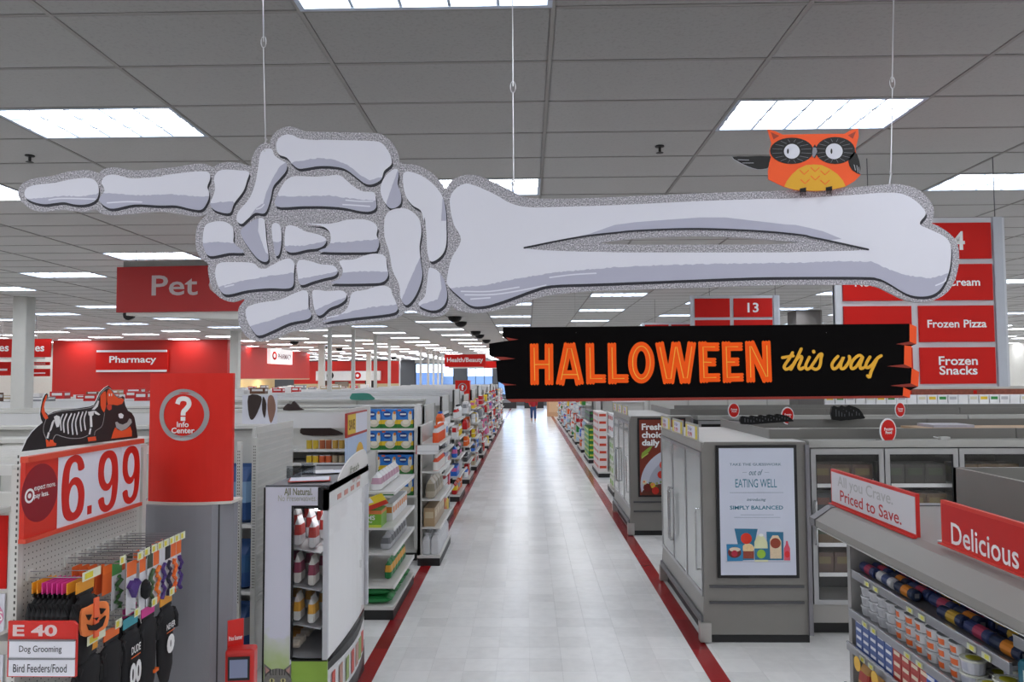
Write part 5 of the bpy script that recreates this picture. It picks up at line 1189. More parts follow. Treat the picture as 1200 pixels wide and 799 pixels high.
def fill(side, X, y0, y1, z, pal, place, far=False):
    y = y0
    while y < y1-.2:
        for _ in range(30):
            kd, s = random.choice(kinds); c1 = random.choice(pal); c2 = random.choice(pal)
            if (kd, c1, c2, place) not in used and c1 != c2: break
        used.add((kd, c1, c2, place))
        L = random.choice((.36, .5, .65)); L = min(L, y1-y)
        if y1-y-L < .25: L = y1-y
        lab = '%s and %s %s, %s' % (CN[c1], CN[c2], NMS[kd], place)
        row(side, X, y, y+L-.02, z, kd, c1, c2, s if not far else (s[0], s[1]*1.35, s[2]*1.15), lab, stack=1 if s[2] > .15 else 2)
        y += L
shn = ['base', 'first shelf', 'second shelf', 'third shelf', 'top shelf']
yk = 13.65; k = 3
while yk < 47:
    far = yk > 22; dy = 1.45 if yk < 20 else 1.9
    zs = (.55, .95, 1.38, 1.8)
    if yk > 26 and FAR is None: FAR = MB()
    gondola(-7.2, -1.97, yk+.1, yk+dy-.1, 2.3, (.6, 1.2) if far else (.6, 1.0, 1.4, 1.8), 'white gondola with a white header, %s row left of the aisle' % ordn(k), header=.22 if yk > 15 else 0)
    endcap('L', yk, yk+dy, -1.93, -1.50, zs, 2.2+.1*(k % 3), 'stocked white end display, %s from the front on the left of the aisle' % ordn(k))
    for j, z in enumerate((.15,)+zs): fill('L', -1.56+.0*j, yk+.03, yk+dy-.03, z+.001, pal_l, '%s, %s left end display' % (shn[j], ordn(k)), far)
    if yk < 24:
        for j, z in enumerate((1.4, 1.8)):
            c = ['c9c9cc', '8f9096'][j]; rowx(yk+.16, -3.2, -2.05, z+.001 if not far else 1.201, 'box', c, random.choice(pal_l), (.14, .2, .24), '%s carton, %s camera-facing shelf, %s left gondola' % (CN.get(c, 'light grey'), ['upper', 'top'][j], ordn(k))) if not (far and j) else None
    yk += 2.75 if yk < 20 else 3.3; k += 1
fo = FAR.build('distant_goods'); FAR = None; tag(fo, 'mixed small goods on the farthest end displays left of the aisle', 'goods', None, 'stuff')
# further white rows to the left (tops seen over the pegboard rack)
for j, (x0, x1, y0) in enumerate(((-16, -8.3, 7.5), (-17, -8.3, 10.2), (-18, -8.3, 13.2), (-19, -8.3, 16.6), (-15, -8.3, 20), (-15, -8.3, 24), (-15, -8.3, 28), (-14, -8.3, 34), (-14, -8.3, 40))):
    gondola(x0, x1, y0, y0+1.1, 2.18+.03*(j % 2), (1.2, 1.7), 'long white gondola far left, %s from the front' % ordn(j+1), header=.2 if j > 2 else 0)
    if j > 2:
        for q in range(9):
            c = random.choice(['c4181c', 'e9e9ea', '6b4630', 'e9e9ea', '8f9096', 'c4181c', 'b9a98c']); s = (.3, random.choice((.3, .4, .5)), .1+.05*(q % 3))
            o = put(item('box', c, 'e9e9ea', s), 'box', (x0+.6+q*(x1-x0-1.2)/8, y0+.55, 2.18+.03*(j % 2)+.001), PI/2, '%s box on top of the %s far left gondola, %s from its left end' % (CN[c], ordn(j+1), ordn(q+1)), 'boxes on the far left gondolas')
tag(MB().box(-.3, -.02, 0, .3, .02, .34, DKICK).box(-.2, -.024, .08, .2, -.02, .26, M('d8d8d8', .5)).build('monitor', None, (-8.6, 20.5, 2.185)), 'small dark framed screen below the pharmacy wall', 'screen')
tag(MB().poly([crom([(0, 0), (.42, 0), (.40, .06), (.30, .12), (.05, .12), (0, .1)], 4)], -.02, .02, M('3f9080', .5)).build('teal_arch', None, (aty(412, 474, 14.2).x, 14.2, 2.30)), 'teal rounded topper on the gondola behind the yellow poster', 'sign')
bpy.data.objects['teal_arch'].rotation_euler = (PI/2, 0, 0)
# far info kiosk
k0 = empty('info_column', (-2.2, 25.2, 0), 'distant red info panel with a question mark on a grey column', 'kiosk')
MB().box(-.26, 0, 0, .26, .4, 1.95, COLG).build('grey_shaft', k0); MB().box(-.245, -.03, 1.95, .245, .4, 2.62, INFO).build('red_panel', k0)
MB().poly([ell(0, 2.38, .15, .15, 30), ell(0, 2.38, .12, .12, 30)], 0, .004, M('a4a4a6', .35, .3)).build('grey_ring', k0).matrix_local = Matrix(((1, 0, 0, 0), (0, 0, -1, -.032), (0, 1, 0, 0), (0, 0, 0, 1)))
txt('?', -.05, 2.3, .05, 2.46, .002, TXW, k0, bold=.06, F=(Vector((0, -.032, 0)), Vector((1, 0, 0)), Vector((0, 0, 1))))

# ================================================================= right side
def poster_fresh(e, x0, z0, x1, z1, y):
    F = (Vector((0, y, 0)), Vector((1, 0, 0)), Vector((0, 0, 1)))
    def f(pts, m, w, nm='poster_print'):
        b = MB().poly([[(x0+a*(x1-x0), z0+b*(z1-z0)) for a, b in pts]], 0, .0006, m).build(nm, e); b.matrix_local = Matrix(((1, 0, 0, 0), (0, 0, -1, y-w), (0, 1, 0, 0), (0, 0, 0, 1))); return b
    f(rect(0, 0, 1, 1), M('7c2f1c', .5, var=.15, scale=3), 0)
    hx = (x1-x0)/(z1-z0)
    def clip01(pts): return [(max(0, min(1, a)), max(0, min(1, b))) for a, b in pts]
    f(clip01(ell(.98, .14, .97, .50, 70)), M('c3c6d4', .4), .001); f(clip01(ell(.99, .12, .80, .40, 60)), M('a9acbc', .4), .0015)
    f(clip01(ell(.75, .02, .72, .14, 40)), M('5d2a1c', .5, var=.3, scale=30), .002)
    rs = random.Random(4); GC = [M(c, .5, var=.3, scale=40) for c in ('4c6b2c', '6f8f3c', '3a5524', '8aa04a')]
    for q in range(46):
        a, b = rs.uniform(.18, .95), rs.uniform(.08, .40); r = rs.uniform(.03, .06)
        if b < .1+.30*a: f(clip01([(a+r*(1 if t % 2 else .45)*math.cos(t*.785+q), b+r*.6*(1 if t % 2 else .45)*math.sin(t*.785+q)) for t in range(8)]), GC[q % 4], .0025+.0001*q)
    for a, b, r, m in ((.54, .40, .10, 'd93a22'), (.60, .30, .13, 'e2492e'), (.47, .27, .08, 'c22e1e'), (.80, .34, .13, 'd8402a'), (.16, .10, .09, '6a1f16'), (.34, .06, .08, 'b8281c'), (.28, .13, .06, 'd9b23c'), (.10, .17, .05, 'dcd6b0'), (.60, .10, .11, '8f1c16')):
        f(clip01(ell(a, b, r, r*.62, 20)), M(m, .35, var=.15, scale=20), .008); f(clip01(ell(a-.2*r, b+.15*r, r*.5, r*.25, 12)), M('e87a5a' if m[0] in 'de' else m, .4), .0086)
    f([(.03, .50), (.10, .52), (.22, .58), (.30, .66), (.18, .62), (.05, .56)], M('8aa43a', .5), .005); f([(.04, .48), (.2, .55), (.19, .56), (.04, .50)], M('b9c25a', .5), .006)
    for k, t in enumerate(('Fresh', 'choice', 'daily')):
        v = z1-(z1-z0)*(.05+.105*k); hh = (z1-z0)*.088*(1.25 if t == 'daily' else 1); txt(t, x0+.05*(x1-x0), v-hh, x0+(x1-x0)*(.05+[.46, .56, .40][k]), v, 0, TXW, e, F=(Vector((0, y-.013, 0)), Vector((1, 0, 0)), Vector((0, 0, 1))), bold=.035)
def poster_well(e, x0, z0, x1, z1, y):
    W, Hh_ = x1-x0, z1-z0
    F = (Vector((x0, y-.002, z0)), Vector((1, 0, 0)), Vector((0, 0, 1)))
    def f(pts, m, w=.001, nm='poster_print'):
        b = MB().poly([[(a*W, b*Hh_) for a, b in pts]], 0, .0006, m).build(nm, e); b.matrix_local = Matrix(((1, 0, 0, x0), (0, 0, -1, y-w), (0, 1, 0, z0), (0, 0, 0, 1)))
    f(rect(0, 0, 1, 1), M('c9cede', .4, var=.01), 0)
    T1, T2 = M('5c7d8e', .5), M('3c7f96', .5)
    sx, sy = lambda px: (px-63)/(470-63), lambda py: 1-(py-55)/(745-55)     # from the zoomed poster
    def t(s, a, b, c, d, m, **k): txt(s, sx(a)*W, sy(d)*Hh_, sx(c)*W, sy(b)*Hh_, 0, m, e, F=F, **k)
    t('TAKE THE GUESSWORK', 120, 137, 402, 151, T1, bold=.01); t('out of', 225, 172, 300, 203, T1, shear=.35, bold=.01); t('EATING WELL', 150, 224, 375, 270, T2, bold=.0)
    t('introducing', 210, 328, 314, 348, T1, shear=.35, bold=.01); t('SIMPLY BALANCED', 118, 369, 406, 390, T2, bold=.02)
    for a, b, c, d in ((118, 297, 410, 298.6), (175, 418, 355, 419.5), (140, 432, 390, 433.5), (190, 187, 212, 188.3), (310, 187, 334, 188.3)): f(rect(sx(a), sy(d), sx(c), sy(b)), T1)
    TB = M('2b6f92', .45, var=.08, scale=20)
    def q(pts, m, w): f([(sx(a), sy(b)) for a, b in pts], m, w)
    q([(140, 493), (266, 495), (258, 530), (243, 600), (243, 663), (182, 665), (155, 570)], TB, .001); q(ell(203, 547, 30, 30, 24), M('d6331f', .4), .002); q(ell(212, 600, 32, 26, 20), M('e6c592', .5, var=.2, scale=50), .0015); q([(185, 615), (243, 615), (243, 655), (185, 655)], M('8f3f2c', .5, var=.3, scale=50), .0018)
    q([(95, 577), (184, 577), (182, 668), (98, 670)], M('2a7fae', .45), .003); q(ell(138, 622, 36, 30, 24), M('6b2320', .5, var=.2, scale=60), .0035); q(ell(138, 628, 17, 18, 20), M('b0213c', .4), .004); q(ell(140, 606, 30, 12, 20), M('d8c9b4', .5), .0038)
    q([(246, 600), (246, 565), (262, 535), (272, 525), (290, 525), (300, 540), (316, 565), (318, 600), (318, 672), (246, 672)], M('d9dbb0', .4), .004); q([(246, 600), (318, 600), (318, 662), (246, 662)], TB, .005); q(ell(282, 630, 24, 24, 20), M('8fb93a', .4), .0055); q(ell(283, 528, 12, 8, 14), M('e9e9e9', .4), .006)
    q([(313, 510), (404, 512), (402, 664), (316, 664)], TB, .003); q([(330, 555), (345, 530), (375, 530), (392, 560), (392, 655), (330, 655)], M('d9c4a4', .5, var=.2, scale=60), .0035); q(ell(360, 572, 28, 28, 24), M('8f3a22', .4), .004)
    q([(405, 665), (405, 600), (415, 580), (418, 560), (426, 560), (430, 580), (438, 600), (438, 665)], M('d9536a', .4), .003); q(ell(422, 632, 14, 18, 16), M('d8242c', .4), .004)
    q([(90, 668), (440, 668), (440, 675), (90, 675)], M('b5bac8', .4), .0008)

def end_freezer(x0, y0, lab, poster, full=True):
    """freezer whose glass doors face the aisle, with a poster on its end"""
    x1, L, h = x0+1.085, 2.33, 2.03
    e = empty('end_freezer', (x0, y0, 0), lab, 'freezer'); Wd = x1-x0
    prof = [(.0, .45), (.0, 1.95), (.03, 2.03), (Wd-.03, 2.03), (Wd, 1.98), (Wd, .085), (.02, .085), (-.02, .2)]
    # end panels
    for yy, nm in ((0, 'end_panel'), (L-.03, 'end_panel')):
        b = MB(); b.loft([[(x, yy, z) for x, z in prof[::-1]], [(x, yy+.03, z) for x, z in prof[::-1]]], FGREY); b.build(nm, e, bevel=.006)
    MB().box(.05, .03, 0, Wd-.02, L-.03, .085, DKICK).build('kick_plate', e)
    MB().box(.02, .03, 1.98, Wd-.02, L-.03, 2.03, M('cfcfcc', .5)).build('top_deck', e)
    MB().box(.62, .03, .085, .66, L-.03, 1.98, M('9a9c9e', .5)).build('back_wall', e)
    MB().box(.04, .03, .085, .66, L-.03, .45, FGREYL).build('well', e)
    MB().loft([[(-.015, .03, .2), (.06, .03, .2), (.06, .03, .455), (0, .03, .455)][::-1], [(-.015, L-.03, .2), (.06, L-.03, .2), (.06, L-.03, .455), (0, L-.03, .455)][::-1]], FGREYL).build('front_panel', e)
    MB().box(-.035, .0, .20, -.012, L, .27, M('55565a', .4)).build('bumper_rail', e)
    for yy in (-.03, L-.07): MB().box(-.05, yy, .02, .06, yy+.1, .21, M('b4b2ae', .3, .5)).build('corner_guard', e)
    MB().box(-.004, .03, 1.93, .05, L-.03, 2.02, FGREYL).build('header_rail', e)
    dw = (L-.06)/3
    for k in range(3):
        ya = .03+k*dw; d = MB(); fw = .032
        d.box(-.012, ya+.004, .46, .02, ya+fw, 1.925, ALU).box(-.012, ya+dw-fw, .46, .02, ya+dw-.004, 1.925, ALU).box(-.012, ya+fw, .46, .02, ya+dw-fw, .50, ALU).box(-.012, ya+fw, 1.885, .02, ya+dw-fw, 1.925, ALU)
        d = d.build('door', e); MB().box(-.004, ya+fw, .50, .004, ya+dw-fw, 1.885, FGLASS).build('glass', d)
        yh = ya+(.075 if k != 1 else dw-.09); hy = [ya+dw-.05, ya+.05, ya+dw-.05][k] if False else (ya+.05 if k % 2 == 0 else ya+dw-.05)
        MB().tube([(-.012, hy, .72), (-.055, hy, .72), (-.055, hy, .76), (-.055, hy, 1.30), (-.055, hy, 1.34), (-.012, hy, 1.34)], .009, CHROME, 8).build('handle', d)
        for z in (.52, .85, 1.18, 1.51):
            if k == 0 or True: MB().box(.10, ya+.02, z-.015, .60, ya+dw-.02, z, M('c9cbce', .4)).build('inner_shelf', e)
        c = MB().box(-.02, ya+.06, 2.03, -.005, ya+dw-.1, 2.20, M('a9a9a4', .4)).build('price_card', e)
        MB().box(-.022, ya+.08, 2.045, -.02, ya+dw-.12, 2.18, M('e3cf3a', .4)).box(-.024, ya+.17, 2.05, -.022, ya+dw-.22, 2.175, PRINTW).build('card_face', c)
        txt('3 for', 0, .0, .2, .04, .001, M('7a5a8a', .5), c, F=(Vector((-.0245, ya+dw-.25, 2.12)), Vector((0, -1, 0)), Vector((0, 0, 1)))); txt('9.99', 0, .0, .2, .05, .001, M('c4181c', .5), c, F=(Vector((-.0245, ya+dw-.25, 2.055)), Vector((0, -1, 0)), Vector((0, 0, 1))))
    pz0, pz1, pa, pb = .66, 2.0, .135, Wd-.13
    p = MB().box(pa, -.03, pz0, pb, 0, pz1, BKP).build('poster_frame', e)
    poster(p, pa+.03, pz0+.03, pb-.03, pz1-.03, -.0305)
    for z in (.40, .56): MB().box(.05, -.022, z, Wd-.08, 0, z+.022, M('4c4c50', .4)).build('guard_rail', e)
    MB().box(Wd-.04, -.035, .085, Wd+.0, 0, 2.0, M('77757a', .35)).build('corner_trim', e)
    return e, x1
end_freezer(1.785, 7.74, 'grey end freezer in front with a white Eating Well poster', poster_well)
end_freezer(1.745, 12.9, 'grey end freezer farther back with a Fresh choice daily poster', poster_fresh)
random.seed(5)
FARS = []
for j, (fx, fy) in enumerate(((1.785, 7.74), (1.745, 12.9))):
    for k in range(3):
        for lv_, z in enumerate((.521, .851, 1.181, 1.511)):
            c = random.choice(['c4181c', '7fb6e0', 'e9e9ea', '2f6fd0', 'e6c326', '2c8a3c']) if lv_ > 1 else 'c9cbce'
            CN['c9cbce'] = 'frosted grey'
            FAR = FARS[j] if len(FARS) > j else (FARS.append(MB()) or FARS[j])
            row('R', fx+.16, fy+.06+k*.757, fy+.75+k*.757, z, 'box', c, 'e9e9ea', (.2, .21, .24), '%s frozen carton behind door %s, %s level of the %s' % (CN[c], ['one', 'two', 'three'][k], ['bottom', 'second', 'third', 'top'][lv_], ['front end freezer', 'farther end freezer'][j]))

FAR = None
for j, m_ in enumerate(FARS): tag(m_.build('frozen_goods'), 'frozen cartons dimly seen behind the doors of the %s end freezer' % ['front', 'farther'][j], 'frozen goods', None, 'stuff')
def freezer_bank(x0, y0, lab, stock=None, depth=2.1, par=True):
    """three glass doors facing the camera"""
    e = empty('freezer_case', (x0, y0, 0), lab, 'freezer'); Wd = 2.31; dw = Wd/3
    MB().box(0, .12, 0, Wd, depth-.1, .16, DKICK).build('kick_plate', e); MB().box(0, .0, .14, Wd, .1, .30, FGREYL).build('bumper_panel', e)
    MB().box(0, .0, .30, Wd, .62, .34, FGREYL).build('floor_pan', e); MB().box(0, .6, .3, Wd, .64, 1.96, M('2c2d2f', .6)).build('back_wall', e)
    MB().box(0, .64, .16, Wd, depth, 1.98, FGREY).build('rear_body', e)
    MB().box(0, .0, 1.95, Wd, depth, 2.02, M('a8a7a3', .45)).build('top_deck', e)
    for x in (0, Wd-.02): MB().box(x, .02, .34, x+.02, .6, 1.95, M('4a4b4d', .6)).build('side_wall', e)
    for z in (.62, .93, 1.24, 1.55):
        s_ = MB().box(.02, .1, z-.015, Wd-.02, .58, z, M('a9abae', .4)).build('inner_shelf', e); MB().box(.02, .09, z-.03, Wd-.02, .1, z+.01, M('dcdcdc', .4)).build('price_rail', s_)
    for k in range(3):
        a = k*dw+.006; b = (k+1)*dw-.006; fw = .05
        d = MB().box(a, -.02, .33, a+fw, .02, 1.94, ALU).box(b-fw, -.02, .33, b, .02, 1.94, ALU).box(a+fw, -.02, .33, b-fw, .02, .38, ALU).box(a+fw, -.02, 1.88, b-fw, .02, 1.94, ALU).build('door', e)
        MB().box(a+fw, -.005, .38, b-fw, .005, 1.88, GLASS).build('glass', d)
        MB().box(a+fw, -.012, .38, a+fw+.012, -.004, 1.88, DKICK).box(b-fw-.012, -.012, .38, b-fw, -.004, 1.88, DKICK).box(a+fw, -.012, 1.868, b-fw, -.004, 1.88, DKICK).build('gasket', d)
        MB().tube([(a+.03, -.02, .95), (a+.03, -.06, .95), (a+.03, -.06, 1.4), (a+.03, -.02, 1.4)], .009, CHROME, 8).build('handle', d)
    if par:
        MB().box(-.0, .25, 2.02, Wd, .28, 2.13, M('73716d', .45)).box(0, depth-.05, 2.02, Wd, depth-.02, 2.13, M('73716d', .45)).build('parapet', e)
    if stock:
        for lv_, z in enumerate((.345, .621, .931, 1.241, 1.551)):
            if lv_ == 0: continue
            for k in range(3):
                c = random.choice(stock); c2 = random.choice(['4d3020', '6a5a34', '6a6458', '5a2a20', '3a4430'])
                rowx(y0+.12, x0+k*dw+.06, x0+(k+1)*dw-.05, z, 'box', c, c2, (.26, .21, .21 if lv_ else .2), '%s frozen carton, %s level, %s door, %s' % (CN.get(c, 'brown'), ['bottom', 'second', 'third', 'fourth', 'top'][lv_], ['first', 'middle', 'last'][k], 'camera-facing freezer' if x0 < 4 else 'right camera-facing freezer'), nm='frozen_carton')
    return e
ST = ['4a3226', '2c2c30', '54402a', '5e4a32', '33302c']  # carton colours darkened to carry the low light behind the doors
CN.update({'54402a': 'brown', '5e4a32': 'light brown', '33302c': 'dark brown', '4a3226': 'reddish brown', '2c2c30': 'black'})
freezer_bank(2.96, 7.95, 'grey three door freezer facing the camera, beside the poster freezer', ST)
freezer_bank(5.28, 7.95, 'grey three door freezer facing the camera, at the right edge', ST)
# parapet turning the corner over the first end freezer
tag(MB().box(2.6, 8.15, 2.03, 2.63, 10.15, 2.13, M('807e7a', .45)).box(2.6, 8.12, 2.031, 2.96, 8.15, 2.13, M('73716d', .45)).build('duct_panel'), 'grey parapet panel on top of the front end freezer', 'panel')
for j, x in enumerate((2.95, 5.27, 7.6, 9.93)): freezer_bank(x, 13.05, 'grey freezer of the second island, %s from the aisle' % ordn(j+1))
tag(MB().box(2.5, 13.2, 2.031, 2.53, 15.2, 2.14, M('807e7a', .45)).box(2.5, 13.17, 2.031, 2.95, 13.2, 2.14, M('73716d', .45)).build('duct_panel'), 'grey parapet panel on top of the farther end freezer', 'panel')

# round tags on wire stands
for px, py, Y, r, lb in ((1041, 509, 8.2, .085, 'nearest, large one above the camera-facing freezer'), (860, 482, 12.95, .085, 'one on the second island left of the metal pillar'), (923, 487, 10.0, .075, 'one partly hidden beside the metal pillar'), (1055, 485, 12.95, .085, 'one on the second island right of the black racks')):
    Y = 8.02 if Y == 8.2 else Y; p = aty(px, py, Y); e = empty('round_shelf_tag', (p.x, p.y, 2.02), 'round red and white wire-stand tag, %s' % lb, 'sign', 'round red tags')
    z = max(.1, p.z-2.02); r *= 1.35; e.rotation_euler = (0, 0, .5)
    MB().tube([(-.12, .06, .005), (-.03, .06, .005), (-.03, .03, .01), (-.03, .01, z)], .004, CHROME).build('wire_stand', e)
    d = MB().tube([(0, -.0, z), (0, .008, z)], 1.15*r, WHITE, 24).build('white_disc', e); d2 = MB().tube([(0, -.004, z), (0, 0, z)], r, RED, 24).build('red_disc', e)
    txt('Frozen\nFood', -.6*r, z-.3*r, .6*r, z+.3*r, .001, TXW, d2, F=(Vector((0, -.0045, 0)), Vector((1, 0, 0)), Vector((0, 0, 1))))
# black bakery racks lying on the islands
def rack(px0, px1, py, Y, hgt, n, lab):
    a, b = aty(px0, py, Y), aty(px1, py, Y); W = b.x-a.x; e = empty('black_crate_stack', (a.x, a.y, 2.135 if Y > 9 else 2.135), lab, 'crates')
    for q in range(n):
        x = W*q/n; pts = [(x, 0), (x, hgt), (x+W/n*.4, hgt), (x+W/n*1.1, hgt*.75), (x+W/n*1.5, hgt*.2), (x+W/n*1.5, 0)]
        P_ = MB().poly([crom(pts, 2)], -.02, .02, BLACK).build('crate_side', e); P_.rotation_euler = (PI/2, 0, 0); P_.location = (0, .12*q, 0)
        bars = MB()
        for t in range(4): bars.box(x+W/n*(.3+.25*t), .12*q-.022, hgt*.25, x+W/n*(.36+.25*t), .12*q-.02+.001, hgt*(.8-.12*t), M('55555c', .4))
        bars.build('crate_slot', e)
rack(975, 1015, 497, 9.8, .17, 3, 'stack of three curved black plastic crates on the front freezer island')
rack(868, 938, 500, 9.0, .09, 5, 'row of black crates lying low on the island left of the metal pillar')
tag(MB().box(0, 0, 0, 2.2, .5, .03, M('b79a7c', .6)).build('cardboard_sheet', None, (aty(1053, 497, 9.95).x, 9.4, 2.0205)), 'flat sheet of tan cardboard on top of the freezer island', 'cardboard')
tag(MB().box(0, 0, 0, .5, .4, .035, M('b3b1bc', .4, var=.2, scale=20)).build('plastic_wrap', None, (aty(1070, 497, 9.95).x, 9.45, 2.0515)), 'crumpled bluish plastic wrap on the cardboard', 'plastic wrap')
tag(MB().box(-.05, -.03, 0, .05, .03, .03, M('b9b9b6', .4)).tube([(-.05, 0, .02), (-.11, 0, .03)], .006, WHITE).build('junction_box', None, (aty(1107, 518, 8.05).x, 8.06, 2.021)), 'small grey junction box on the freezer edge right of the round tag', 'box')

# produce cases behind
for j, (y0, x0, x1, z1, c) in enumerate(((21.9, 8.6, 18.5, 1.86, '0'),)):
    e = empty('produce_case', (x0, y0, 0), 'long white topped produce case far to the right', 'case')
    MB().box(0, 0, 0, x1-x0, 1.2, 1.86, M('b5b4b0', .5)).build('body', e); MB().box(0, -.05, 1.86, x1-x0, 1.2, 1.90, WHITE).build('top_ledge', e)
    for q in range(33):
        o = put(item('box', 'e9e9ea', ['e6c326', 'e9e9ea', '2c8a3c', 'd8d2b4', 'b4b5ba'][q*7 % 5], (.3, .27, .24)), 'box', (x0+.18+q*.295, y0+.15, 1.901), -PI/2, 'white picture box on the produce case, %s from the left' % ordn(q+1), 'white boxes on the produce case')
e = empty('produce_wall_case', (8, 27, 0), 'far case with a reddish brown band above the white boxes', 'case')
MB().box(0, 0, 0, 14, .8, 2.32, M('c9c8c4', .5)).build('body', e); MB().box(0, -.02, 1.9, 14, 0, 2.22, M('8d4a38', .6, var=.5, scale=9)).build('brown_band', e)
for q in range(6): MB().box(1+q*2.3, -.03, 2.05, 1.12+q*2.3, -.02, 2.17, RED).build('price_dot', e)
gondola(3.6, 8.3, 21.9, 22.9, 2.15, (1.2, 1.7), 'white gondola right of the aisle behind the third freezer island')
for q in range(10):
    c = ['e9e9ea', 'c4181c', 'e9e9ea', '2f6fd0', 'e9e9ea', 'e6c326', 'b4b5ba', 'e9e9ea', 'c4181c', 'e9e9ea'][q]
    put(item('box', c, 'e9e9ea' if q % 2 else 'c4181c', (.4, .42, .2)), 'box', (3.9+q*.5, 22.4, 2.151), -PI/2, '%s carton on the white gondola top behind the freezers, %s from the left' % (CN[c], ordn(q+1)), 'cartons on the right gondola top')

# right end displays behind the freezers
r1 = endcap('R', 17.0, 18.2, 2.45, 1.92, (1.35,), 1.9, 'end display with white and green multipacks right behind the second freezer', panel=False)
for t in range(4):
    row('R', 1.93, 17.05, 18.15, .151+t*.28, 'pack', 'e4e8dc', '7ab02c', (.3, .36, .27), 'white and green multipack, %s layer of the stack behind the second freezer' % ordn(t+1))
row('R', 1.93, 17.05, 18.15, 1.351, 'box', 'e9e9ea', 'c4181c', (.25, .3, .25), 'white and red carton on the shelf over the green multipacks', stack=2)
random.seed(33)
yk = 20.3; k = 2
while yk < 47:
    zs = (.5, .9, 1.3, 1.7); h = 2.05
    if yk > 26 and FAR is None: FAR = MB()
    endcap('R', yk, yk+2.0, 2.35, 1.90, zs if k > 3 else ((1.28,) if k == 3 else ()), h if k != 2 else 1.7, 'stocked end display, %s from the front on the right of the aisle' % ordn(k))
    gondola(2.4, 8.5 if yk > 25 else 3.3, yk+.1, yk+1.8, 2.15, (.7, 1.4), 'white gondola, %s row right of the aisle' % ordn(k), header=.15)
    if k == 2:
        for t in range(8): row('R', 1.91, yk+.05, yk+1.95, .151+t*.2, 'box', 'e6dedc', 'd2452a', (.24, .38, .195), 'white and orange-red carton, %s layer, second right end display' % ordn(t+1))
    elif k == 3:
        for t in range(6): row('R', 1.91, yk+.05, yk+1.9, .151+t*.16, 'box', '2c8a3c', 'd8d84a', (.22, .4, .155), 'green carton, %s layer, third right end display' % ordn(t+1))
        for t in range(3): row('R', 1.95, yk+.05, yk+1.9, 1.281+t*.18, 'box', '3a3a40', '2c8a3c', (.2, .3, .17), 'dark carton, %s layer above the green stack' % ordn(t+1)) if t < 2 else None
    else:
        for j, z in enumerate((.15,)+zs): fill('R', 1.96, yk+.03, yk+1.97, z+.001, pal_r, '%s, %s right end display' % (shn[j], ordn(k)), True)
    yk += 3.3; k += 1
fo = FAR.build('distant_goods'); FAR = None; tag(fo, 'mixed small goods on the farthest end displays right of the aisle', 'goods', None, 'stuff')
tag(MB().box(0, 0, 0, 1.0, 1.2, 1.4, M('c9a07c', .6)).box(.1, -.01, .3, .9, 0, 1.2, M('d9b48f', .6)).build('tan_display_box', None, (1.35, 52, 0)), 'tan cardboard display at the far end on the right of the aisle', 'display')
# checkout lanes at the far end: dark low counters
for q in range(6):
    x = -7.5+q*2.4; e = empty('checkout_counter', (x, 66, 0), 'dark checkout counter under the windows, %s from the left' % ordn(q+1), 'counter', None)
    MB().box(0, 0, 0, 1.7, 1.6, .95, M('2b2a2e', .5)).build('counter_body', e); MB().box(.1, -.03, .5, 1.2, 0, .85, [RED, M('6b4630', .5), M('8a8a90', .5)][q % 3]).build('candy_rack', e); MB().box(1.2, .5, .95, 1.3, .6, 2.1, M('55555a', .5)).build('lane_pole', e)

# ---- the person walking far down the aisle
pp = empty('person', (.33, 45.1, 0), 'distant person in a red jacket, blue jeans and pale shoes walking down the aisle', 'person')
def skin(nm, verts, edges, radii, mat, parent, root=0, sub=2):
    me = bpy.data.meshes.new(nm); me.from_pydata(verts, edges, []); me.materials.append(mat); o = bpy.data.objects.new(nm, me); C.objects.link(o); o.parent = parent
    bm = bmesh.new(); bm.from_mesh(me); ly = bm.verts.layers.skin.verify(); bm.verts.ensure_lookup_table()
    for i, r in enumerate(radii): bm.verts[i][ly].radius = (r, r)
    bm.verts[root][ly].use_root = True; bm.to_mesh(me); bm.free()
    m = o.modifiers.new('skin', 'SKIN'); m.use_smooth_shade = True; s = o.modifiers.new('sub', 'SUBSURF'); s.levels = s.render_levels = sub
    return o
SKN = M('c9977a', .6)
V = [(0, 0, .93), (0, 0, 1.15), (0, -.01, 1.36), (0, -.01, 1.46), (0, -.03, 1.56), (0, -.04, 1.66), (.1, 0, .88), (.11, -.08, .5), (.11, -.02, .1), (.11, -.14, .04), (-.1, 0, .88), (-.10, .08, .5), (-.10, .22, .16), (-.1, .13, .06), (.17, 0, 1.38), (.22, .04, 1.12), (.2, -.12, .95), (-.17, 0, 1.38), (-.23, -.02, 1.12), (-.18, -.2, 1.0)]
Ed = [(0, 1), (1, 2), (2, 3), (3, 4), (4, 5), (0, 6), (6, 7), (7, 8), (8, 9), (0, 10), (10, 11), (11, 12), (12, 13), (2, 14), (14, 15), (15, 16), (2, 17), (17, 18), (18, 19)]
skin('body', V, Ed, [.12, .11, .12, .05, .075, .08, .08, .06, .04, .03, .08, .06, .04, .03, .05, .04, .03, .05, .04, .03], SKN, pp)
for s, h_ in ((1, 16), (-1, 19)):     # hands with five fingers
    x, y, z = V[h_]
    hv = [(x, y, z), (x, y-.05, z-.03)]+[(x-.03+.02*q, y-.10-.01*(q in (1, 2)), z-.05) for q in range(4)]+[(x-s*.05, y-.05, z-.01)]
    skin('hand', hv, [(0, 1)]+[(1, 2+q) for q in range(4)]+[(0, 6)], [.03, .03]+[.009]*4+[.01], SKN, pp, sub=1)
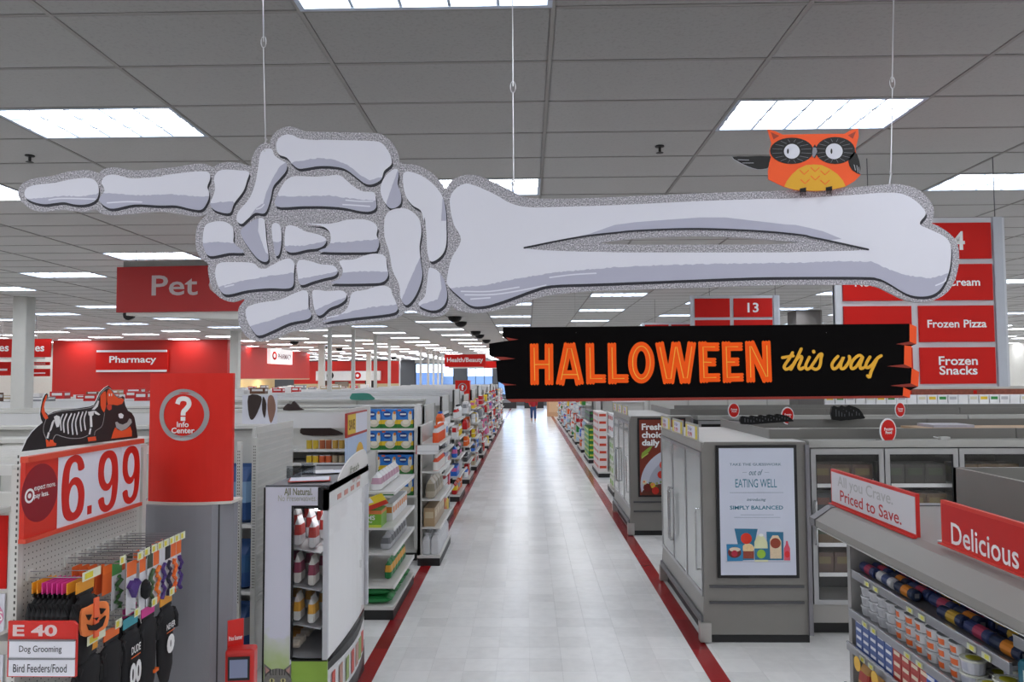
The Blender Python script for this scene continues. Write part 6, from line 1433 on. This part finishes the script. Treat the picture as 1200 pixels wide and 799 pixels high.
skin('jacket', [V[0], V[1], V[2], V[14], V[15], (.2, -.09, .98), V[17], V[18], (-.185, -.16, 1.02), (0, 0, 1.43)], [(0, 1), (1, 2), (2, 3), (3, 4), (4, 5), (2, 6), (6, 7), (7, 8), (2, 9)], [.17, .155, .155, .075, .06, .05, .075, .06, .05, .08], M('b8202a', .7), pp, root=1)
skin('jeans', [(0, 0, .93), V[6], V[7], (.11, -.02, .2), V[10], V[11], (-.1, .2, .24)], [(0, 1), (1, 2), (2, 3), (0, 4), (4, 5), (5, 6)], [.15, .11, .085, .07, .11, .085, .07], M('34507f', .8), pp)
for a, b in (((.11, .0, .05), (.11, -.17, .035)), ((-.1, .22, .07), (-.1, .08, .05))): skin('shoe', [a, b], [(0, 1)], [.05, .04], M('cfcac4', .6), pp, sub=1)
MB().lathe([(.02, .105), (.07, .09), (.095, .04), (.095, -.02), (.08, -.09), (.05, -.1)], M('3a2a20', .7), 12, (0, -.02, 1.68)).build('hair', pp, smooth=True)
fc_ = MB()
for s in (-1, 1): fc_.box(s*.03-.01, -.128, 1.665, s*.03+.01, -.122, 1.677, OBK)
fc_.box(-.02, -.126, 1.61, .02, -.12, 1.618, M('9a4a44', .6)).build('face_print', pp)
MB().lathe([(.0, -.0), (.014, .005), (.0, .05)], SKN, 8, (0, -.125, 1.63)).build('nose', pp)

# ================================================================= open multideck case, front right
XC = 1.8; XF = 2.0; YE = 4.78; Y0c = 1.2
oc = empty('open_dairy_case', (XF, YE, 0), 'grey open refrigerated case in the right foreground, stocked with tubs and rolls', 'refrigerated case')
CG = M('8d8a86', .42, var=.02); CG2 = M('8d8c8a', .4)
def ext(prof, ya, yb, m, nm, par=oc, bevel=0):
    b = MB(); P_ = [(x-XF, z) for x, z in prof]
    b.loft([[(x, ya-YE, z) for x, z in P_], [(x, yb-YE, z) for x, z in P_]], m); return b.build(nm, par, bevel=bevel)
can = [(1.82, 1.748), (1.80, 1.76), (1.80, 1.80), (1.90, 1.872), (1.96, 1.885), (2.62, 1.885), (2.62, 1.76), (2.1, 1.748)]
ext(can[::-1], YE-.02, Y0c, CG, 'canopy')
ext([(x+(-.008 if x < 1.9 else 0), z+(.006 if z > 1.75 else -.004)) for x, z in can][::-1], YE+.06, YE-.02, M('77767a', .35, .3), 'canopy_end_cap')
MB().box(-.195, Y0c-YE, 1.7475, -.16, -.03, 1.7515, M('d9d9d6', .4)).build('light_lip', oc)
ext([(2.0, .3), (1.93, .35), (1.90, .1), (1.97, .0), (2.75, .0), (2.75, 1.88), (2.64, 1.88), (2.64, .4)][::-1], YE-.04, Y0c, M('6f6f72', .45), 'shell')
ext([(1.985, .30), (1.985, 1.75), (2.7, 1.75), (2.7, .30)][::-1], YE-.03, YE-.075, M('8f8e8d', .4), 'end_panel')
MB().box(.60, Y0c-YE, 1.885, .63, -.13, 2.14, M('7c7a76', .45)).box(.60, -.16, 1.885, 1.4, -.13, 2.14, M('7c7a76', .45)).build('parapet', oc)
MB().box(.64, Y0c-YE, 1.86, 1.4, -.17, 1.885, M('77767a', .5)).build('rear_top', oc)
tagm = MB().box(-.006, -.03, 0, 0, .03, .026, M('c9cdb4', .4)).box(-.0065, -.022, .004, -.006, .008, .022, M('cfc93a', .4)).mesh('shelf_price_tag')
def cshelf(z, ya, yb, xf, th=.02):
    s_ = MB().box(xf-XF, yb-YE, z-.02, .62, ya-YE, z, M('6e6e71', .4)).build('shelf', oc)
    MB().box(xf-XF-.012, yb-YE, z-.035, xf-XF, ya-YE, z+.012, M('8f9096', .3, .4)).box(xf-XF-.014, yb-YE, z+.008, xf-XF-.0, ya-YE, z+.014, M('c9cacf', .2, .6)).build('price_rail', s_)
    y = ya-.22; q = 0
    while y > yb+.1:
        o = bpy.data.objects.new('shelf_price_tag', tagm); C.objects.link(o); o.parent = s_; o.location = (xf-XF-.013, y-YE, z-.03); y -= (.11, .38, .12, .42)[q % 4]; q += 1
XS = 2.0
cshelf(1.498, YE-.08, 3.19, XS); cshelf(1.265, YE-.08, 1.3, XS-.02); cshelf(1.065, YE-.08, 1.3, XS-.04); cshelf(.82, YE-.08, 1.3, XS-.06); cshelf(.55, YE-.08, 1.3, XS-.08)
cshelf(1.625, 3.16, 1.3, XS)
# rolls of dough lying along the top shelf
random.seed(3)
def rollmesh(c1, c2):
    return MB().tube([(0, -.095, 0), (0, -.09, 0), (0, .09, 0), (0, .095, 0)], [.024, .031, .031, .024], pc(c1), 12).tube([(0, -.05, 0), (0, .02, 0)], .0315, pc(c2), 12).box(-.012, -.0965, -.012, .012, -.0955, .012, pc('8f8f96')).mesh('dough_roll')
rolls = [('23304f', 'e08a2c', 'dark blue and orange'), ('2b3a6a', 'b03a5a', 'dark blue and pink'), ('d6d6da', '3a4a7a', 'white and blue'), ('26345c', 'c9a23a', 'dark blue and gold')]
rm = [rollmesh(a, b) for a, b, c in rolls]
bays = [(4.6, 4, 1), (4.38, 4, 3), (4.16, 5, 0), (3.94, 5, 1), (3.72, 5, 3), (3.50, 4, 1), (3.30, 1, 0)]
for bi, (y, n, kk) in enumerate(bays):
    for r in range(n+1):
        k2 = 2 if (bi == 1 and r == 0) else (kk+r) % 4 if (kk+r) % 4 != 2 else 1
        if (bi, r) in ((3, 0), (5, 1)): continue
        o = put(rm[k2], 'box', (2.06+.066*r, y-.02*r, 1.498+.0325), random.uniform(-.06, .06), '%s dough roll, top shelf, %s group from the far end' % (rolls[k2][2], ordn(bi+1)), 'dough rolls on the top shelf', 'dough_roll')
    for r in range(1, n):
        k2 = (kk+r+1) % 4 if (kk+r+1) % 4 != 2 else 0
        o = put(rm[k2], 'box', (2.10+.066*r, y+.02, 1.498+.0325+.056), random.uniform(-.08, .08), '%s dough roll piled on the others, %s group from the far end' % (rolls[k2][2], ordn(bi+1)), 'dough rolls on the top shelf', 'dough_roll')
# tubs on the second shelf
def tub(c1, c2, lid, r=.047, h=.055):
    e = empty('tub', (0, 0, 0)); b = MB().lathe([(r*.82, 0), (r*.95, h*.86)], pc(c1), 16).build('cup', e, smooth=False)
    lb_ = MB(); 
    lb_.loft([[(r*.96*math.cos(a)*k, r*.96*math.sin(a)*k, z) for a in [PI*.80+j*PI*.40/8 for j in range(9)]] for k, z in ((.92, h*.2), (.985, h*.72))], pc(c2), caps=False).build('printed_band', e)
    MB().lathe([(r*1.0, h*.84), (r*1.04, h*.86), (r*1.04, h), (r*.9, h), (r*.88, h-.003)], pc(lid), 18).build('lid', e)
    return e
tA = tub('c9c9cc', 'd8642c', 'b9bbc0'); tB = tub('b9babf', 'a9aab0', 'c4c5ca'); tC = tub('c6c8d2', 'b0b4c4', 'd3d4c9', .056, .065)
lidy = MB().lathe([(.034, .0655), (.03, .0665)], pc('c9c23a'), 14).build('lid_print', tC)
tA0, first = tA, {}
def putub(t, key, x, y, z, lab, grp):
    if key not in first:
        t.location = (x, y, z); tag(t, lab, 'tub', grp); first[key] = 1; return t
    return dup(t, (x, y, z), random.uniform(-.2, .2), lab, grp)
z2 = 1.2655
y = 4.60; ci = 0
while y > 3.64:
    ci += 1
    isA = y < 4.22
    for r in range(2):
        for t in range(3 if r == 0 or ci % 3 else 2):
            if isA: putub(tA, 'A', 2.05+.1*r, y, z2+t*.0565, 'small tub with orange print, %s stack from the far end%s, %s' % (ordn(ci), ', back row' if r else '', ['bottom', 'middle', 'top'][t]), 'tubs with orange print')
            else: putub(tB, 'B', 2.05+.1*r, y, z2+t*.0565, 'small plain grey tub, %s stack from the far end%s, %s' % (ordn(ci), ', back row' if r else '', ['bottom', 'middle', 'top'][t]), 'plain grey tubs')
    y -= .105
y = 3.56; ci = 0
while y > 3.22:
    ci += 1
    for r in range(2):
        for t in range(2 if (ci+r) % 2 else 1): putub(tC, 'C', 2.055+.12*r, y, z2+t*.066, 'white tub with pale yellow lid, %s from the far end%s, %s' % (ordn(ci), ', back row' if r else '', ['lower', 'upper'][t]), 'white tubs with yellow lids')
    y -= .125
# teal cartons with caps, second bay
def tcart():
    e = empty('drink_carton', (0, 0, 0)); TE = M('0f6076', .35)
    b = MB(); b.loft([[(x*.043, y*.043, z) for x, y in ((-1, -1), (1, -1), (1, 1), (-1, 1))] for z in (0, .25)], TE).loft([[(-.043, -.043, .25), (.043, -.043, .25), (.043, .043, .25), (-.043, .043, .25)], [(-.043, -.03, .27), (.043, -.03, .295), (.043, .03, .295), (-.043, .03, .27)]], TE).build('carton_body', e)
    b = MB(); b.face([(-.0436, .012, .02), (-.0436, -.035, .02), (-.0436, -.035, .235), (-.0436, .012, .235)], M('d9dad6', .4)).face([(-.0442, .005+.030*math.cos(a), .11+.055*math.sin(a)) for a in [-2*PI*j/20 for j in range(20)]], M('d6304a', .4)).build('front_print', e)
    txt('almond', -.024, .105, .024, .118, .0, TXW, e, F=(Vector((-.0448, .004, 0)), Vector((0, -1, 0)), Vector((0, 0, 1))))
    MB().lathe([(.017, 0), (.017, .022), (.012, .024)], M('dfe2e4', .35), 12, (-.02, 0, .276)).build('cap', e)
    return e
c0 = tcart(); k = 0
for y in (3.13, 3.035, 2.94, 2.845, 2.75):
    for r in range(2):
        lab = 'teal drink carton with white cap, %s from the far end%s' % (ordn(int(round((3.13-y)/.095))+1), ', second row' if r else '')
        x = 2.055+.095*r
        if k == 0: c0.location = (x, y, 1.2655+.0); tag(c0, lab, 'carton', 'teal drink cartons')
        else: dup(c0, (x, y, 1.2655), 0, lab, 'teal drink cartons')
        k += 1
for q in range(8): put(item('box', '1d6f74', 'e9e9ea', (.12, .09, .06)), 'box', (2.08, 3.08-q*.1, 1.6255), PI, 'teal box on the raised shelf of the near bay, %s from the far end' % ordn(q+1), 'teal boxes on the raised shelf')
# boxes on the third shelf
for (ya, yb, c1, c2, nm, st) in ((4.62, 4.22, '3d5590', 'd6d8e0', 'blue and white', 4), (4.16, 3.84, 'a83028', 'd9c9b4', 'red', 3), (3.82, 3.28, '2a4fa8', 'd8d9e2', 'bright blue', 3), (3.2, 2.6, '3a3a6a', 'd86a3a', 'dark violet', 2)):
    y = ya; q = 0
    while y > yb:
        q += 1
        for t in range(st):
            put(item('box', c1, c2, (.14, .085, .045 if st > 3 else .055)), 'box', (2.04, y-.045, 1.0655+t*(.0465 if st > 3 else .0565)), PI, '%s food box, %s stack of its colour from the far end, %s' % (nm, ordn(q), ['bottom', 'second', 'third', 'top'][t]), '%s food boxes' % nm)
        y -= .092
# bottom shelf: bags and round yellow talkers
for q in range(9):
    y = 4.58-q*.15
    put(item('bag', 'b9863a', 'a8342a', (.07, .13, .16)), 'bag', (2.02, y, .8205), PI, 'red and golden pasta bag, %s from the far end of the lower shelf' % ordn(q+1), 'pasta bags')
for q, y in enumerate((4.50, 4.28, 3.98, 3.72)):
    t = MB().tube([(-.003, 0, 0), (0, 0, 0)], .042, M('dfae2c', .4), 20).build('shelf_talker', None, (XS-.075, y, 1.015)); tag(t, 'round yellow shelf tag hanging under the food boxes, %s from the far end' % ordn(q+1), 'tag', 'round yellow tags')
# signs on the canopy
SGX = 1.95
sf = fr_xn(SGX, 0, 0)
def csign(y0, y1, za, zb, face, edge, lab, lines):
    fr = Frame((SGX, y0, za), (0, -1, 0)); e = fr.empty('canopy_sign', lab, 'sign'); W = y0-y1; h = zb-za
    MB().poly([rect(0, 0, W, h)], -.02, 0, edge, edge).build('sign_frame', e); MB().poly([rect(.012, .014, W-.004, h-.016)], 0, .0015, face).build('sign_face', e)
    MB().box(-.0, -.006, -.002, W, .0, .02, edge).build('foot_rail', e)
    for t, xa, xb, yt, yb, m in lines:
        a, b = fr.uv(xa, yb), fr.uv(xa, yt); txt(t, a[0], a[1], fr.uv(xb, yb+(xb-xa)*.4)[0], b[1], .002, m, e, bold=.01)
csign(4.88, 3.83, 1.888, 2.105, M('d5d4da', .4, var=.01), M('c92a26', .4), 'white sign with red edge reading All you Crave. Priced to Save.', [('All you Crave.', 982, 1047, 557, 573, M('b4b4b6', .5)), ('Priced to Save.', 985, 1057, 574, 587, M('bd2a2e', .5))])
csign(3.60, 1.9, 1.915, 2.115, M('c41c1c', .4, var=.01), M('d23a32', .4), 'red sign beginning Delicious on top of the open case', [('Delicious', 1115.5, 1195, 612, 637, M('ecebee', .5))])
tag(MB().lathe([(.02, 0), (.02, .006), (.012, .008)], M('77777a', .3), 14).build('washer', None, (2.12, 4.2, 1.8865)), 'small round grey cap on the canopy top', 'cap')
tag(MB().box(-.05, -.04, 0, .05, .04, .001, WHITE).build('price_slip', None, (2.08, 3.75, 1.8865), .3), 'small white paper slip on the canopy behind the red sign', 'paper')
